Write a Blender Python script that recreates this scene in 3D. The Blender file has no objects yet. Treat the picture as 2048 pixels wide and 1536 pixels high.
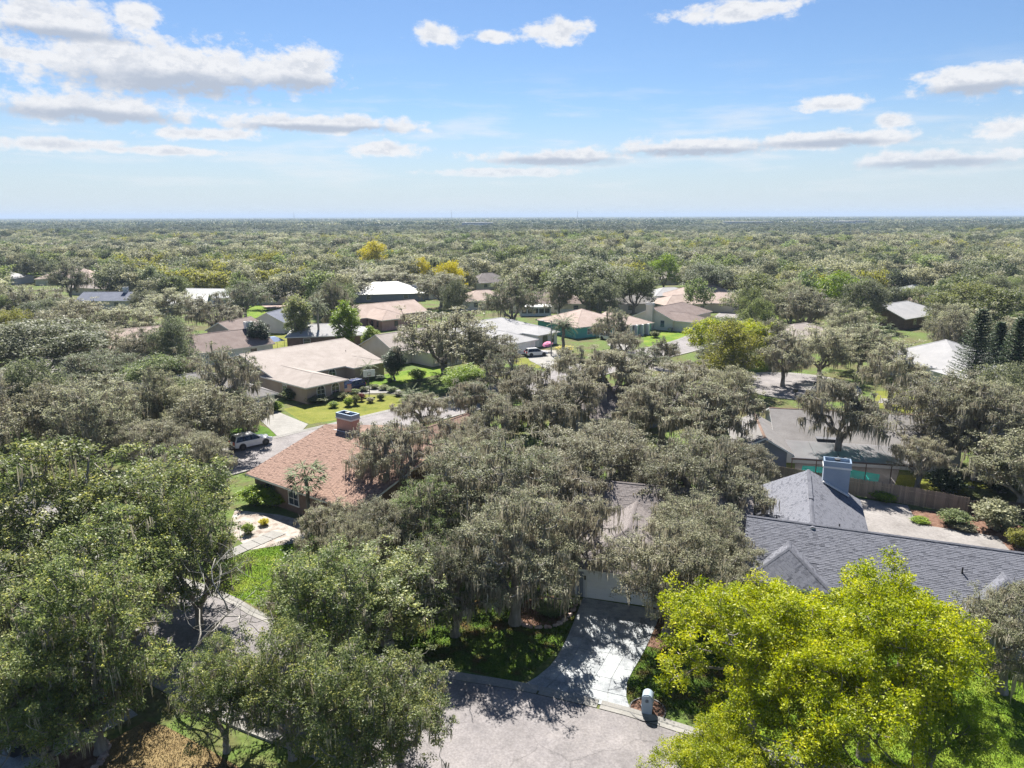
import bpy, math, random
import numpy as np
from mathutils import Vector, Matrix

# ------------------------------------------------------------------ camera, world, sun, exposure
SC = bpy.context.scene
COL = SC.collection
R = math.radians
CAM_H, FOC = 27.0, 1420.0 / 2048.0          # metres above the ground, focal length / picture width
PITCH, ROLL = R(13.29), R(-0.168)
cam_d = bpy.data.cameras.new('camera'); cam = bpy.data.objects.new('camera', cam_d); COL.objects.link(cam)
cam_d.sensor_width = 36.0; cam_d.lens = 36.0 * FOC; cam_d.clip_start = 0.5; cam_d.clip_end = 80000.0
cam.matrix_world = Matrix.Translation((0, 0, CAM_H)) @ Matrix.Rotation(R(90) - PITCH, 4, 'X') @ Matrix.Rotation(ROLL, 4, 'Z')
SC.camera = cam

SUN_AZ, SUN_EL = R(-9.0), R(50.0)            # azimuth from +Y towards +X
to_sun = Vector((math.sin(SUN_AZ) * math.cos(SUN_EL), math.cos(SUN_AZ) * math.cos(SUN_EL), math.sin(SUN_EL)))
sun_d = bpy.data.lights.new('sun', 'SUN'); sun = bpy.data.objects.new('sun', sun_d); COL.objects.link(sun)
sun_d.energy = 4.7; sun_d.angle = R(0.55); sun_d.color = (1.0, 0.95, 0.87)
sun.rotation_euler = to_sun.to_track_quat('Z', 'Y').to_euler()

SC.view_settings.view_transform = 'Standard'; SC.view_settings.look = 'None'
SC.view_settings.gamma = 1.0; SC.view_settings.use_curve_mapping = False
SC.view_settings.exposure = 1.52
SC.render.engine = 'CYCLES'
cy = SC.cycles
cy.max_bounces = 5; cy.diffuse_bounces = 3; cy.glossy_bounces = 2; cy.transmission_bounces = 3
cy.transparent_max_bounces = 4; cy.volume_bounces = 0
cy.use_adaptive_sampling = True; cy.adaptive_threshold = 0.015
cy.use_denoising = True; cy.denoising_prefilter = 'NONE'; cy.denoiser = 'OPENIMAGEDENOISE'
cy.caustics_reflective = False; cy.caustics_refractive = False
cy.sample_clamp_indirect = 6.0

W = bpy.data.worlds.new('World'); SC.world = W; W.use_nodes = True
def world_sky():
    nt = W.node_tree; N = nt.nodes; L = nt.links
    N.clear()
    def nd(t, **k):
        n = N.new(t)
        for a, b in k.items(): setattr(n, a, b)
        return n
    def math_(op, a, b=None, c=None, clamp=False):
        n = nd('ShaderNodeMath', operation=op, use_clamp=clamp)
        for i, v in enumerate((a, b, c)):
            if v is None: continue
            if isinstance(v, (int, float)): n.inputs[i].default_value = v
            else: L.new(v, n.inputs[i])
        return n.outputs[0]
    def ramp(v, a, b, lo=0.0, hi=1.0):
        n = nd('ShaderNodeMapRange', interpolation_type='SMOOTHSTEP')
        L.new(v, n.inputs[0]); n.inputs[1].default_value = a; n.inputs[2].default_value = b
        n.inputs[3].default_value = lo; n.inputs[4].default_value = hi
        return n.outputs[0]
    out = nd('ShaderNodeOutputWorld'); bg = nd('ShaderNodeBackground')
    sky = nd('ShaderNodeTexSky', sky_type='NISHITA')
    sky.sun_disc = False; sky.sun_elevation = SUN_EL; sky.sun_rotation = SUN_AZ
    sky.altitude = 20; sky.air_density = 1.0; sky.dust_density = 0.1; sky.ozone_density = 4.0
    tc = nd('ShaderNodeTexCoord'); sx = nd('ShaderNodeSeparateXYZ'); L.new(tc.outputs['Generated'], sx.inputs[0])
    az = math_('DEGREES', math_('ARCTAN2', sx.outputs[0], sx.outputs[1]))
    el = math_('DEGREES', math_('ARCSINE', sx.outputs[2]))
    cv = nd('ShaderNodeCombineXYZ'); L.new(az, cv.inputs[0]); L.new(el, cv.inputs[1])
    # cumulus banks all round the sky: (azimuth, elevation, half width, half height) in degrees
    banks = [(-24.4, 9.86, 11.0, 1.9), (-15.8, 10.21, 3.7, 1.61), (-31.8, 9.89, 3.1, 0.63), (-29.2, 7.06, 7.2, 1.11),
             (-30.2, 12.25, 5.5, 1.35), (-26.0, 12.85, 1.7, 1.04), (-14.3, 6.65, 8.5, 0.69), (-22.6, 5.7, 3.9, 0.5),
             (-9.5, 4.98, 3.0, 0.61), (-5.7, 12.84, 1.8, 0.87), (-1.4, 12.82, 1.4, 0.45), (3.4, 13.08, 2.7, 0.9),
             (16.4, 13.81, 4.9, 0.73), (31.4, 8.38, 3.7, 1.06), (23.0, 7.55, 2.1, 0.65), (26.9, 6.21, 1.4, 0.54),
             (33.6, 5.39, 1.6, 0.9), (3.4, 4.38, 6.5, 0.62), (13.8, 4.94, 6.7, 0.7), (23.1, 5.22, 6.5, 0.63),
             (29.7, 3.65, 6.0, 0.64), (-31.4, 4.62, 4.4, 0.47), (-24.6, 4.5, 4.9, 0.33), (-0.5, 3.3, 5.8, 0.37),
             (48, 9, 7, 1.6), (62, 6, 9, 1.2), (85, 12, 8, 2.0), (-52, 8, 8, 1.4), (-70, 11, 9, 2.0), (-95, 7, 9, 1.3),
             (120, 9, 11, 1.8), (155, 7, 10, 1.4), (-130, 11, 11, 2.0), (-165, 8, 10, 1.5), (5, 24, 6, 2.0), (-20, 28, 7, 2.4)]
    best = None
    for a, e, w, h in banks:
        m = nd('ShaderNodeVectorMath', operation='MULTIPLY_ADD'); L.new(cv.outputs[0], m.inputs[0])
        m.inputs[1].default_value = (1 / w, 1 / h, 0); m.inputs[2].default_value = (-a / w, -e / h, 0)
        ln = nd('ShaderNodeVectorMath', operation='LENGTH'); L.new(m.outputs[0], ln.inputs[0])
        best = ln.outputs[1] if best is None else math_('MINIMUM', best, ln.outputs[1])
    def noise(scale, detail, rough, off, sq):
        mp = nd('ShaderNodeVectorMath', operation='MULTIPLY_ADD'); L.new(cv.outputs[0], mp.inputs[0])
        mp.inputs[1].default_value = (scale, scale * sq, 1); mp.inputs[2].default_value = off
        n = nd('ShaderNodeTexNoise', noise_dimensions='2D'); L.new(mp.outputs[0], n.inputs['Vector'])
        n.inputs['Scale'].default_value = 1.0; n.inputs['Detail'].default_value = detail; n.inputs['Roughness'].default_value = rough
        return n.outputs[0]
    n1 = noise(0.46, 7, 0.64, (3.1, 7.7, 0), 1.7)
    n2 = noise(0.46, 5, 0.64, (3.1 - 0.05, 7.7 + 0.3, 0), 1.7)     # the same field a little higher up, for the shaded undersides
    # density: inside the bank, nibbled by noise
    d1 = math_('ADD', math_('MULTIPLY', math_('SUBTRACT', 1.12, best), 1.5), math_('MULTIPLY', math_('SUBTRACT', n1, 0.5), 3.1))
    cover = ramp(d1, -0.1, 0.8)
    wisp = math_('MULTIPLY', ramp(noise(0.10, 4, 0.6, (9.0, 1.5, 0), 7.0), 0.46, 0.76), 0.55)
    fade = ramp(el, 0.5, 4.5)
    wisp = math_('MULTIPLY', wisp, math_('SUBTRACT', 1.0, ramp(el, 5.0, 12.0)))
    cover = math_('MAXIMUM', cover, wisp)
    cover = math_('MULTIPLY', cover, math_('ADD', 0.25, math_('MULTIPLY', fade, 0.72)))
    lit = ramp(math_('SUBTRACT', n1, n2), -0.16, 0.12)
    deep = ramp(d1, 0.35, 1.3)
    under = None                                     # shaded flat bases of the larger banks
    for a, e, w, h in [(-23.0, 8.75, 10.0, 1.15), (-15.6, 9.2, 4.0, 0.8), (-29.2, 6.5, 7.5, 0.6), (-14.3, 6.3, 8.0, 0.4), (13.8, 4.6, 6.5, 0.4), (23.1, 4.9, 6.3, 0.4), (29.7, 3.3, 6.0, 0.4), (31.6, 7.8, 3.8, 0.55), (3.4, 4.05, 6.5, 0.4), (-30.2, 11.3, 5.0, 0.5)]:
        m = nd('ShaderNodeVectorMath', operation='MULTIPLY_ADD'); L.new(cv.outputs[0], m.inputs[0])
        m.inputs[1].default_value = (1 / w, 1 / h, 0); m.inputs[2].default_value = (-a / w, -e / h, 0)
        ln = nd('ShaderNodeVectorMath', operation='LENGTH'); L.new(m.outputs[0], ln.inputs[0])
        under = ln.outputs[1] if under is None else math_('MINIMUM', under, ln.outputs[1])
    under = ramp(math_('ADD', under, math_('MULTIPLY', math_('SUBTRACT', n1, 0.5), 1.2)), 1.25, 0.35)
    shade = math_('SUBTRACT', 1.0, math_('MAXIMUM', math_('MULTIPLY', math_('MULTIPLY', math_('SUBTRACT', 1.0, lit), deep), 0.5), math_('MULTIPLY', under, 0.95)), clamp=True)
    ccol = nd('ShaderNodeMix', data_type='RGBA'); L.new(shade, ccol.inputs[0])
    ccol.inputs[6].default_value = (3.2, 3.6, 4.3, 1); ccol.inputs[7].default_value = (6.1, 6.15, 6.3, 1)
    mix = nd('ShaderNodeMix', data_type='RGBA'); L.new(cover, mix.inputs[0])
    tint = nd('ShaderNodeVectorMath', operation='MULTIPLY'); L.new(sky.outputs[0], tint.inputs[0]); tint.inputs[1].default_value = (0.64, 0.70, 0.78)
    pale = nd('ShaderNodeMix', data_type='RGBA'); L.new(ramp(el, 0.0, 9.0, 0.8, 0.0), pale.inputs[0]); L.new(tint.outputs[0], pale.inputs[6]); pale.inputs[7].default_value = (4.4, 4.95, 5.4, 1)
    L.new(pale.outputs[2], mix.inputs[6]); L.new(ccol.outputs[2], mix.inputs[7])
    L.new(mix.outputs[2], bg.inputs[0]); bg.inputs[1].default_value = 0.052
    L.new(bg.outputs[0], out.inputs[0])
world_sky()

# ------------------------------------------------------------------ helpers
def survey(px, py, z=0.0):
    """Ground plan point (at height z) for a bearing read off the 2048 x 1536 photograph."""
    u = (px - 1024) / 1420.0; v = (768 - py) / 1420.0
    c, s = math.cos(ROLL), math.sin(ROLL)
    u, v = u * c - v * s, v * c + u * s
    d = (u, math.cos(PITCH) + v * math.sin(PITCH), -math.sin(PITCH) + v * math.cos(PITCH))
    t = (z - CAM_H) / d[2]
    return Vector((d[0] * t, d[1] * t, z))
def bearing(px, py, Y):
    u = (px - 1024) / 1420.0; v = (768 - py) / 1420.0
    c, s = math.cos(ROLL), math.sin(ROLL)
    u, v = u * c - v * s, v * c + u * s
    t = Y / (math.cos(PITCH) + v * math.sin(PITCH))
    return u * t, CAM_H + t * (-math.sin(PITCH) + v * math.cos(PITCH))      # x, height
def to_px(x, y, z):
    dz = z - CAM_H
    dep = y * math.cos(PITCH) - dz * math.sin(PITCH)
    return 1024 + 1420 * x / dep, 768 - 1420 * (y * math.sin(PITCH) + dz * math.cos(PITCH)) / dep, dep

def tag(o, label=None, cat=None, group=None, kind=None):
    if label: o['label'] = label
    if cat: o['category'] = cat
    if group: o['group'] = group
    if kind: o['kind'] = kind
    return o
def empty(name, loc, rz=0.0, parent=None):
    o = bpy.data.objects.new(name, None); COL.objects.link(o)
    o.location = loc; o.rotation_euler = (0, 0, rz); o.empty_display_size = 0.2
    if parent: o.parent = parent
    return o
def link(name, me, parent=None, mat=None, loc=None, rot=None, scale=None):
    o = bpy.data.objects.new(name, me); COL.objects.link(o)
    if parent: o.parent = parent
    if mat is not None:
        if not me.materials: me.materials.append(mat)
        elif me.materials[0] is not mat:
            o.material_slots[0].link = 'OBJECT'; o.material_slots[0].material = mat
    if loc is not None: o.location = loc
    if rot is not None: o.rotation_euler = rot
    if scale is not None: o.scale = scale
    return o

class MB:
    def __init__(s): s.v = []; s.f = []; s.m = []
    def face(s, pts, mi=0):
        b = len(s.v); s.v += [tuple(p) for p in pts]; s.f.append(tuple(range(b, b + len(pts)))); s.m.append(mi); return s
    def box(s, x0, y0, z0, x1, y1, z1, mi=0, M=None):
        b = len(s.v)
        p = [(x0, y0, z0), (x1, y0, z0), (x1, y1, z0), (x0, y1, z0), (x0, y0, z1), (x1, y0, z1), (x1, y1, z1), (x0, y1, z1)]
        if M is not None: p = [tuple(M @ Vector(q)) for q in p]
        s.v += p
        for q in ((3, 2, 1, 0), (4, 5, 6, 7), (0, 1, 5, 4), (1, 2, 6, 5), (2, 3, 7, 6), (3, 0, 4, 7)):
            s.f.append(tuple(b + i for i in q)); s.m.append(mi)
        return s
    def prism(s, poly, z0, z1, mi=0):
        n = len(poly); b = len(s.v)
        s.v += [(p[0], p[1], z0) for p in poly] + [(p[0], p[1], z1) for p in poly]
        s.f.append(tuple(b + i for i in reversed(range(n)))); s.m.append(mi)
        s.f.append(tuple(b + n + i for i in range(n))); s.m.append(mi)
        for i in range(n):
            j = (i + 1) % n; s.f.append((b + i, b + j, b + n + j, b + n + i)); s.m.append(mi)
        return s
    def tube(s, pts, rad, n=8, mi=0, cap=True):
        pts = [Vector(p) for p in pts]; b = len(s.v); m = len(pts)
        if not hasattr(rad, '__len__'): rad = [rad] * m
        for i, p in enumerate(pts):
            d = (pts[min(i + 1, m - 1)] - pts[max(i - 1, 0)]).normalized()
            a = d.orthogonal().normalized() if abs(d.z) < 0.9 else Vector((1, 0, 0)); a = (a - d * a.dot(d)).normalized(); c = d.cross(a)
            for k in range(n):
                t = 2 * math.pi * k / n; s.v.append(tuple(p + (a * math.cos(t) + c * math.sin(t)) * rad[i]))
        for i in range(m - 1):
            for k in range(n):
                q = (k + 1) % n; s.f.append((b + i * n + k, b + i * n + q, b + (i + 1) * n + q, b + (i + 1) * n + k)); s.m.append(mi)
        if cap:
            s.f.append(tuple(b + k for k in reversed(range(n)))); s.m.append(mi)
            s.f.append(tuple(b + (m - 1) * n + k for k in range(n))); s.m.append(mi)
        return s
    def lathe(s, prof, n=16, mi=0, cx=0, cy_=0):
        b = len(s.v)
        for r, z in prof:
            for k in range(n):
                t = 2 * math.pi * k / n; s.v.append((cx + r * math.cos(t), cy_ + r * math.sin(t), z))
        for i in range(len(prof) - 1):
            for k in range(n):
                q = (k + 1) % n; s.f.append((b + i * n + k, b + i * n + q, b + (i + 1) * n + q, b + (i + 1) * n + k)); s.m.append(mi)
        return s
    def mesh(s, name, mats=(), smooth=False):
        me = bpy.data.meshes.new(name); me.from_pydata(s.v, [], s.f)
        for m in mats: me.materials.append(m)
        if any(s.m): me.polygons.foreach_set('material_index', s.m)
        if smooth: me.polygons.foreach_set('use_smooth', [True] * len(s.f))
        me.update(); return me
    def build(s, name, mats, parent=None, smooth=False, loc=None, rot=None):
        if not isinstance(mats, (list, tuple)): mats = [mats]
        return link(name, s.mesh(name, mats, smooth), parent, None, loc, rot)

def np_mesh(name, V, F, mats=(), attr=None, smooth=False):
    """V (n,3), F (m,k) constant-size faces."""
    me = bpy.data.meshes.new(name); n = len(V); m, k = F.shape
    me.vertices.add(n); me.vertices.foreach_set('co', np.ascontiguousarray(V, np.float32).ravel())
    me.loops.add(m * k); me.loops.foreach_set('vertex_index', np.ascontiguousarray(F, np.int32).ravel())
    me.polygons.add(m); me.polygons.foreach_set('loop_start', np.arange(0, m * k, k, dtype=np.int32))
    me.polygons.foreach_set('loop_total', np.full(m, k, np.int32))
    if smooth: me.polygons.foreach_set('use_smooth', np.ones(m, bool))
    for mm in mats: me.materials.append(mm)
    if attr is not None:
        a = me.attributes.new('v', 'FLOAT', 'POINT'); a.data.foreach_set('value', np.ascontiguousarray(attr, np.float32))
    me.update(calc_edges=True); return me

# ------------------------------------------------------------------ materials
def mat_base(name):
    m = bpy.data.materials.new(name); m.use_nodes = True
    return m, m.node_tree, m.node_tree.nodes['Principled BSDF']
def surf(name, cols, scale=1.0, rough=0.85, bump=0.0, bscale=None, spec=0.3, detail=6, nrough=0.6, metal=0.0, aniso=(1, 1, 1), jitter=0.0, contrast=(0.3, 0.7), fine=0.0):
    """Procedural surface: a noise ramp over the colours, fine bump, optional per-object colour shift."""
    m, nt, b = mat_base(name); N, L = nt.nodes, nt.links
    if not isinstance(cols[0], (tuple, list)): cols = [cols, cols]
    tc = N.new('ShaderNodeTexCoord'); mp = N.new('ShaderNodeMapping'); mp.inputs['Scale'].default_value = aniso
    L.new(tc.outputs['Object'], mp.inputs[0])
    n = N.new('ShaderNodeTexNoise'); n.inputs['Scale'].default_value = scale; n.inputs['Detail'].default_value = detail
    n.inputs['Roughness'].default_value = nrough; L.new(mp.outputs[0], n.inputs['Vector'])
    r = N.new('ShaderNodeValToRGB'); L.new(n.outputs[0], r.inputs[0])
    k = len(cols)
    while len(r.color_ramp.elements) < k: r.color_ramp.elements.new(0.5)
    for i, c in enumerate(cols):
        e = r.color_ramp.elements[i]; e.position = contrast[0] + (contrast[1] - contrast[0]) * i / max(1, k - 1); e.color = (*c, 1)
    col = r.outputs[0]
    if fine:
        n3 = N.new('ShaderNodeTexNoise'); n3.inputs['Scale'].default_value = scale * 23; n3.inputs['Detail'].default_value = 3
        L.new(mp.outputs[0], n3.inputs['Vector'])
        mr = N.new('ShaderNodeMapRange'); L.new(n3.outputs[0], mr.inputs[0]); mr.inputs[1].default_value = 0.3; mr.inputs[2].default_value = 0.7
        mr.inputs[3].default_value = 1 - fine; mr.inputs[4].default_value = 1 + fine
        mx = N.new('ShaderNodeVectorMath'); mx.operation = 'SCALE'; L.new(col, mx.inputs[0]); L.new(mr.outputs[0], mx.inputs['Scale']); col = mx.outputs[0]
    if jitter:
        oi = N.new('ShaderNodeObjectInfo'); mr = N.new('ShaderNodeMapRange'); L.new(oi.outputs['Random'], mr.inputs[0])
        mr.inputs[3].default_value = 1 - jitter; mr.inputs[4].default_value = 1 + jitter
        mx = N.new('ShaderNodeVectorMath'); mx.operation = 'SCALE'; L.new(col, mx.inputs[0]); L.new(mr.outputs[0], mx.inputs['Scale']); col = mx.outputs[0]
    L.new(col, b.inputs['Base Color']); b.inputs['Roughness'].default_value = rough
    b.inputs['Specular IOR Level'].default_value = spec; b.inputs['Metallic'].default_value = metal
    if bump:
        n2 = N.new('ShaderNodeTexNoise'); n2.inputs['Scale'].default_value = bscale or scale * 12; n2.inputs['Detail'].default_value = 4
        L.new(mp.outputs[0], n2.inputs['Vector']); bp = N.new('ShaderNodeBump'); bp.inputs['Strength'].default_value = bump
        bp.inputs['Distance'].default_value = 0.03; L.new(n2.outputs[0], bp.inputs['Height']); L.new(bp.outputs[0], b.inputs['Normal'])
    return m
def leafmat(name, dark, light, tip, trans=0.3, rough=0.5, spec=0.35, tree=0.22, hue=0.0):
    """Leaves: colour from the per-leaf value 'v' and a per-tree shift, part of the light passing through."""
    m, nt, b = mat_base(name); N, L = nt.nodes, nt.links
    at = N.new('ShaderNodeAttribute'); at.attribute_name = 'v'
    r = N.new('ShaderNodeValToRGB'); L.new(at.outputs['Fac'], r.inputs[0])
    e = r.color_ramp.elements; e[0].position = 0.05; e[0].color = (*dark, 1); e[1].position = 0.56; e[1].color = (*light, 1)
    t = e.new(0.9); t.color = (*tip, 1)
    oi = N.new('ShaderNodeObjectInfo'); mr = N.new('ShaderNodeMapRange'); L.new(oi.outputs['Random'], mr.inputs[0])
    mr.inputs[3].default_value = 1 - tree; mr.inputs[4].default_value = 1 + tree
    hs = N.new('ShaderNodeHueSaturation'); L.new(r.outputs[0], hs.inputs['Color']); L.new(mr.outputs[0], hs.inputs['Value'])
    if hue:
        w = N.new('ShaderNodeMath'); w.operation = 'MULTIPLY'; w.inputs[1].default_value = 7.31; L.new(oi.outputs['Random'], w.inputs[0])
        fr = N.new('ShaderNodeMath'); fr.operation = 'FRACT'; L.new(w.outputs[0], fr.inputs[0])
        m2 = N.new('ShaderNodeMapRange'); L.new(fr.outputs[0], m2.inputs[0]); m2.inputs[3].default_value = 0.5 - hue; m2.inputs[4].default_value = 0.5 + hue
        L.new(m2.outputs[0], hs.inputs['Hue'])
    b.inputs['Roughness'].default_value = rough; b.inputs['Specular IOR Level'].default_value = spec
    L.new(hs.outputs[0], b.inputs['Base Color'])
    tr = N.new('ShaderNodeBsdfTranslucent'); hs2 = N.new('ShaderNodeHueSaturation'); hs2.inputs['Value'].default_value = 1.3; hs2.inputs['Saturation'].default_value = 1.1
    L.new(hs.outputs[0], hs2.inputs['Color']); L.new(hs2.outputs[0], tr.inputs[0])
    mx = N.new('ShaderNodeMixShader'); mx.inputs[0].default_value = trans
    L.new(b.outputs[0], mx.inputs[1]); L.new(tr.outputs[0], mx.inputs[2])
    L.new(mx.outputs[0], N['Material Output'].inputs[0])
    return m
def shinglemat(name, cols, course=0.145, tab=0.9, rough=0.9):
    """Asphalt shingle colour: blotches, streaks and per-tab value 'v' where the tabs are built."""
    m, nt, b = mat_base(name); N, L = nt.nodes, nt.links
    tc = N.new('ShaderNodeTexCoord')
    n = N.new('ShaderNodeTexNoise'); n.inputs['Scale'].default_value = 0.55; n.inputs['Detail'].default_value = 7; n.inputs['Roughness'].default_value = 0.7
    L.new(tc.outputs['Object'], n.inputs['Vector'])
    n2 = N.new('ShaderNodeTexNoise'); n2.inputs['Scale'].default_value = 9.0; n2.inputs['Detail'].default_value = 3; L.new(tc.outputs['Object'], n2.inputs['Vector'])
    at = N.new('ShaderNodeAttribute'); at.attribute_name = 'v'
    a1 = N.new('ShaderNodeMath'); a1.operation = 'MULTIPLY_ADD'; L.new(at.outputs['Fac'], a1.inputs[0]); a1.inputs[1].default_value = 0.8; L.new(n.outputs[0], a1.inputs[2])
    a2 = N.new('ShaderNodeMath'); a2.operation = 'MULTIPLY_ADD'; L.new(n2.outputs[0], a2.inputs[0]); a2.inputs[1].default_value = 0.45; L.new(a1.outputs[0], a2.inputs[2])
    r = N.new('ShaderNodeValToRGB'); L.new(a2.outputs[0], r.inputs[0])
    e = r.color_ramp.elements; e[0].position = 0.45; e[0].color = (*cols[0], 1); e[1].position = 1.0; e[1].color = (*cols[1], 1)
    L.new(r.outputs[0], b.inputs['Base Color']); b.inputs['Roughness'].default_value = rough; b.inputs['Specular IOR Level'].default_value = 0.2
    bp = N.new('ShaderNodeBump'); bp.inputs['Strength'].default_value = 0.35; bp.inputs['Distance'].default_value = 0.02
    L.new(n2.outputs[0], bp.inputs['Height']); L.new(bp.outputs[0], b.inputs['Normal'])
    return m
def glassmat(name, col=(0.03, 0.04, 0.05)):
    m, nt, b = mat_base(name); b.inputs['Base Color'].default_value = (*col, 1); b.inputs['Roughness'].default_value = 0.06
    b.inputs['Specular IOR Level'].default_value = 0.8; return m
def paint(name, col, rough=0.35, coat=0.0, metal=0.0):
    m, nt, b = mat_base(name); b.inputs['Base Color'].default_value = (*col, 1); b.inputs['Roughness'].default_value = rough
    b.inputs['Coat Weight'].default_value = coat; b.inputs['Metallic'].default_value = metal; return m

GRASS = surf('grass_lawn', [(0.026, 0.060, 0.008), (0.058, 0.116, 0.009), (0.110, 0.173, 0.017)], 0.5, 0.95, 0.6, 30, 0.15, 9, 0.7, fine=0.35)
GRASSB = surf('grass_bright', [(0.055, 0.10, 0.008), (0.085, 0.155, 0.010), (0.15, 0.20, 0.02), (0.20, 0.20, 0.05)], 0.3, 0.95, 0.6, 30, 0.15, 9, 0.7, contrast=(0.28, 0.75), fine=0.3)
GRASSY = surf('grass_yellowing', [(0.075, 0.099, 0.012), (0.145, 0.156, 0.023), (0.208, 0.196, 0.052)], 0.4, 0.95, 0.6, 30, 0.15, 9, 0.7, fine=0.3)
GRASSF = surf('grass_front', [(0.099, 0.064, 0.023), (0.064, 0.081, 0.014), (0.058, 0.110, 0.012), (0.093, 0.139, 0.017)], 0.55, 0.95, 0.7, 40, 0.15, 9, 0.65, contrast=(0.36, 0.62), fine=0.4)
GRASSD = surf('grass_dry', [(0.110, 0.075, 0.035), (0.196, 0.145, 0.070), (0.254, 0.196, 0.099)], 0.8, 0.95, 0.7, 40, 0.15, 9, 0.7, fine=0.35)
SOIL = surf('leaf_litter', [(0.057, 0.057, 0.024), (0.104, 0.095, 0.043), (0.085, 0.133, 0.028), (0.162, 0.142, 0.067)], 0.12, 0.95, 0.5, 8, 0.15, 10, 0.7, fine=0.3)
MULCH = surf('mulch', [(0.07, 0.035, 0.025), (0.15, 0.085, 0.06), (0.24, 0.16, 0.12)], 2.0, 0.95, 0.9, 25, 0.15, 8, 0.75, fine=0.3)
ROAD = surf('road_surface', [(0.163, 0.152, 0.156), (0.204, 0.190, 0.190), (0.245, 0.227, 0.222)], 0.35, 0.9, 0.35, 60, 0.25, 11, 0.72, fine=0.18)
def worn(m):
    N, L = m.node_tree.nodes, m.node_tree.links; b = N['Principled BSDF']; tc = N.new('ShaderNodeTexCoord'); src = b.inputs['Base Color'].links[0].from_socket
    nz = N.new('ShaderNodeTexNoise'); nz.inputs['Scale'].default_value = 0.6; nz.inputs['Detail'].default_value = 5; L.new(tc.outputs['Object'], nz.inputs['Vector'])
    ad = N.new('ShaderNodeVectorMath'); ad.operation = 'MULTIPLY_ADD'; L.new(nz.outputs['Color'], ad.inputs[0]); ad.inputs[1].default_value = (1.6, 1.6, 0); L.new(tc.outputs['Object'], ad.inputs[2])
    vo = N.new('ShaderNodeTexVoronoi'); vo.feature = 'DISTANCE_TO_EDGE'; vo.inputs['Scale'].default_value = 0.16; L.new(ad.outputs[0], vo.inputs['Vector'])
    mr = N.new('ShaderNodeMapRange'); L.new(vo.outputs['Distance'], mr.inputs[0]); mr.inputs[1].default_value = 0.0; mr.inputs[2].default_value = 0.006; mr.inputs[3].default_value = 0.72; mr.inputs[4].default_value = 1.0
    n2 = N.new('ShaderNodeTexNoise'); n2.inputs['Scale'].default_value = 0.22; n2.inputs['Detail'].default_value = 8; n2.inputs['Roughness'].default_value = 0.75; L.new(tc.outputs['Object'], n2.inputs['Vector'])
    m2 = N.new('ShaderNodeMapRange'); L.new(n2.outputs[0], m2.inputs[0]); m2.inputs[1].default_value = 0.3; m2.inputs[2].default_value = 0.56; m2.inputs[3].default_value = 0.62; m2.inputs[4].default_value = 1.08
    mu = N.new('ShaderNodeMath'); mu.operation = 'MULTIPLY'; L.new(mr.outputs[0], mu.inputs[0]); L.new(m2.outputs[0], mu.inputs[1])
    sc = N.new('ShaderNodeVectorMath'); sc.operation = 'SCALE'; L.new(src, sc.inputs[0]); L.new(mu.outputs[0], sc.inputs['Scale']); L.new(sc.outputs[0], b.inputs['Base Color'])
worn(ROAD)
CONC = surf('concrete', [(0.182, 0.174, 0.163), (0.234, 0.227, 0.211), (0.280, 0.268, 0.253)], 0.4, 0.85, 0.25, 40, 0.25, 10, 0.7, fine=0.12)
CONCB = surf('driveway_concrete', [(0.090, 0.095, 0.099), (0.198, 0.211, 0.225), (0.297, 0.315, 0.324), (0.378, 0.392, 0.396)], 0.7, 0.8, 0.3, 40, 0.3, 11, 0.75, contrast=(0.30, 0.66), fine=0.2, jitter=0.10)
CONCP = surf('patio_slab', [(0.15, 0.138, 0.13), (0.22, 0.205, 0.195), (0.29, 0.275, 0.262)], 0.25, 0.85, 0.25, 40, 0.25, 10, 0.7, fine=0.15)
STONE = surf('edging_stone', [(0.20, 0.14, 0.12), (0.36, 0.27, 0.24), (0.45, 0.37, 0.33)], 3.0, 0.9, 0.6, 20, jitter=0.25)
SHELL = surf('pale_gravel', [(0.168, 0.118, 0.092), (0.302, 0.269, 0.235), (0.395, 0.370, 0.336)], 1.2, 0.9, 0.6, 30, fine=0.35)
BARK = surf('bark', [(0.12, 0.105, 0.09), (0.22, 0.20, 0.175), (0.36, 0.335, 0.30)], 1.6, 0.95, 0.8, 14, 0.15, 6, 0.65, aniso=(1, 1, 0.3), jitter=0.2)
BARKP = surf('bark_pale', [(0.16, 0.15, 0.135), (0.28, 0.265, 0.24), (0.40, 0.38, 0.35)], 2.0, 0.95, 0.8, 14, 0.15, 6, 0.65, aniso=(1, 1, 0.3), jitter=0.15)
MOSS = leafmat('spanish_moss', (0.15, 0.13, 0.095), (0.29, 0.265, 0.20), (0.42, 0.395, 0.32), 0.3, 0.95, 0.1, 0.12)
L_OAK = leafmat('oak_leaves', (0.120, 0.124, 0.073), (0.275, 0.275, 0.170), (0.464, 0.444, 0.296), 0.42, 0.55, 0.35, 0.32, 0.012)
L_OAKD = leafmat('oak_leaves_deep', (0.073, 0.088, 0.051), (0.152, 0.168, 0.091), (0.256, 0.262, 0.152), 0.42, 0.55, 0.35, 0.32, 0.015)
L_LAUR = leafmat('laurel_leaves', (0.077, 0.112, 0.034), (0.198, 0.237, 0.082), (0.554, 0.527, 0.132), 0.42, 0.5, 0.35, 0.12, 0.008)
L_YEL = leafmat('yellow_green_leaves', (0.12, 0.17, 0.010), (0.38, 0.42, 0.02), (0.62, 0.56, 0.04), 0.4, 0.5, 0.3, 0.06)
L_GRN = leafmat('green_leaves', (0.079, 0.107, 0.039), (0.183, 0.217, 0.083), (0.342, 0.348, 0.146), 0.42, 0.55, 0.3, 0.32, 0.02)
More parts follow.
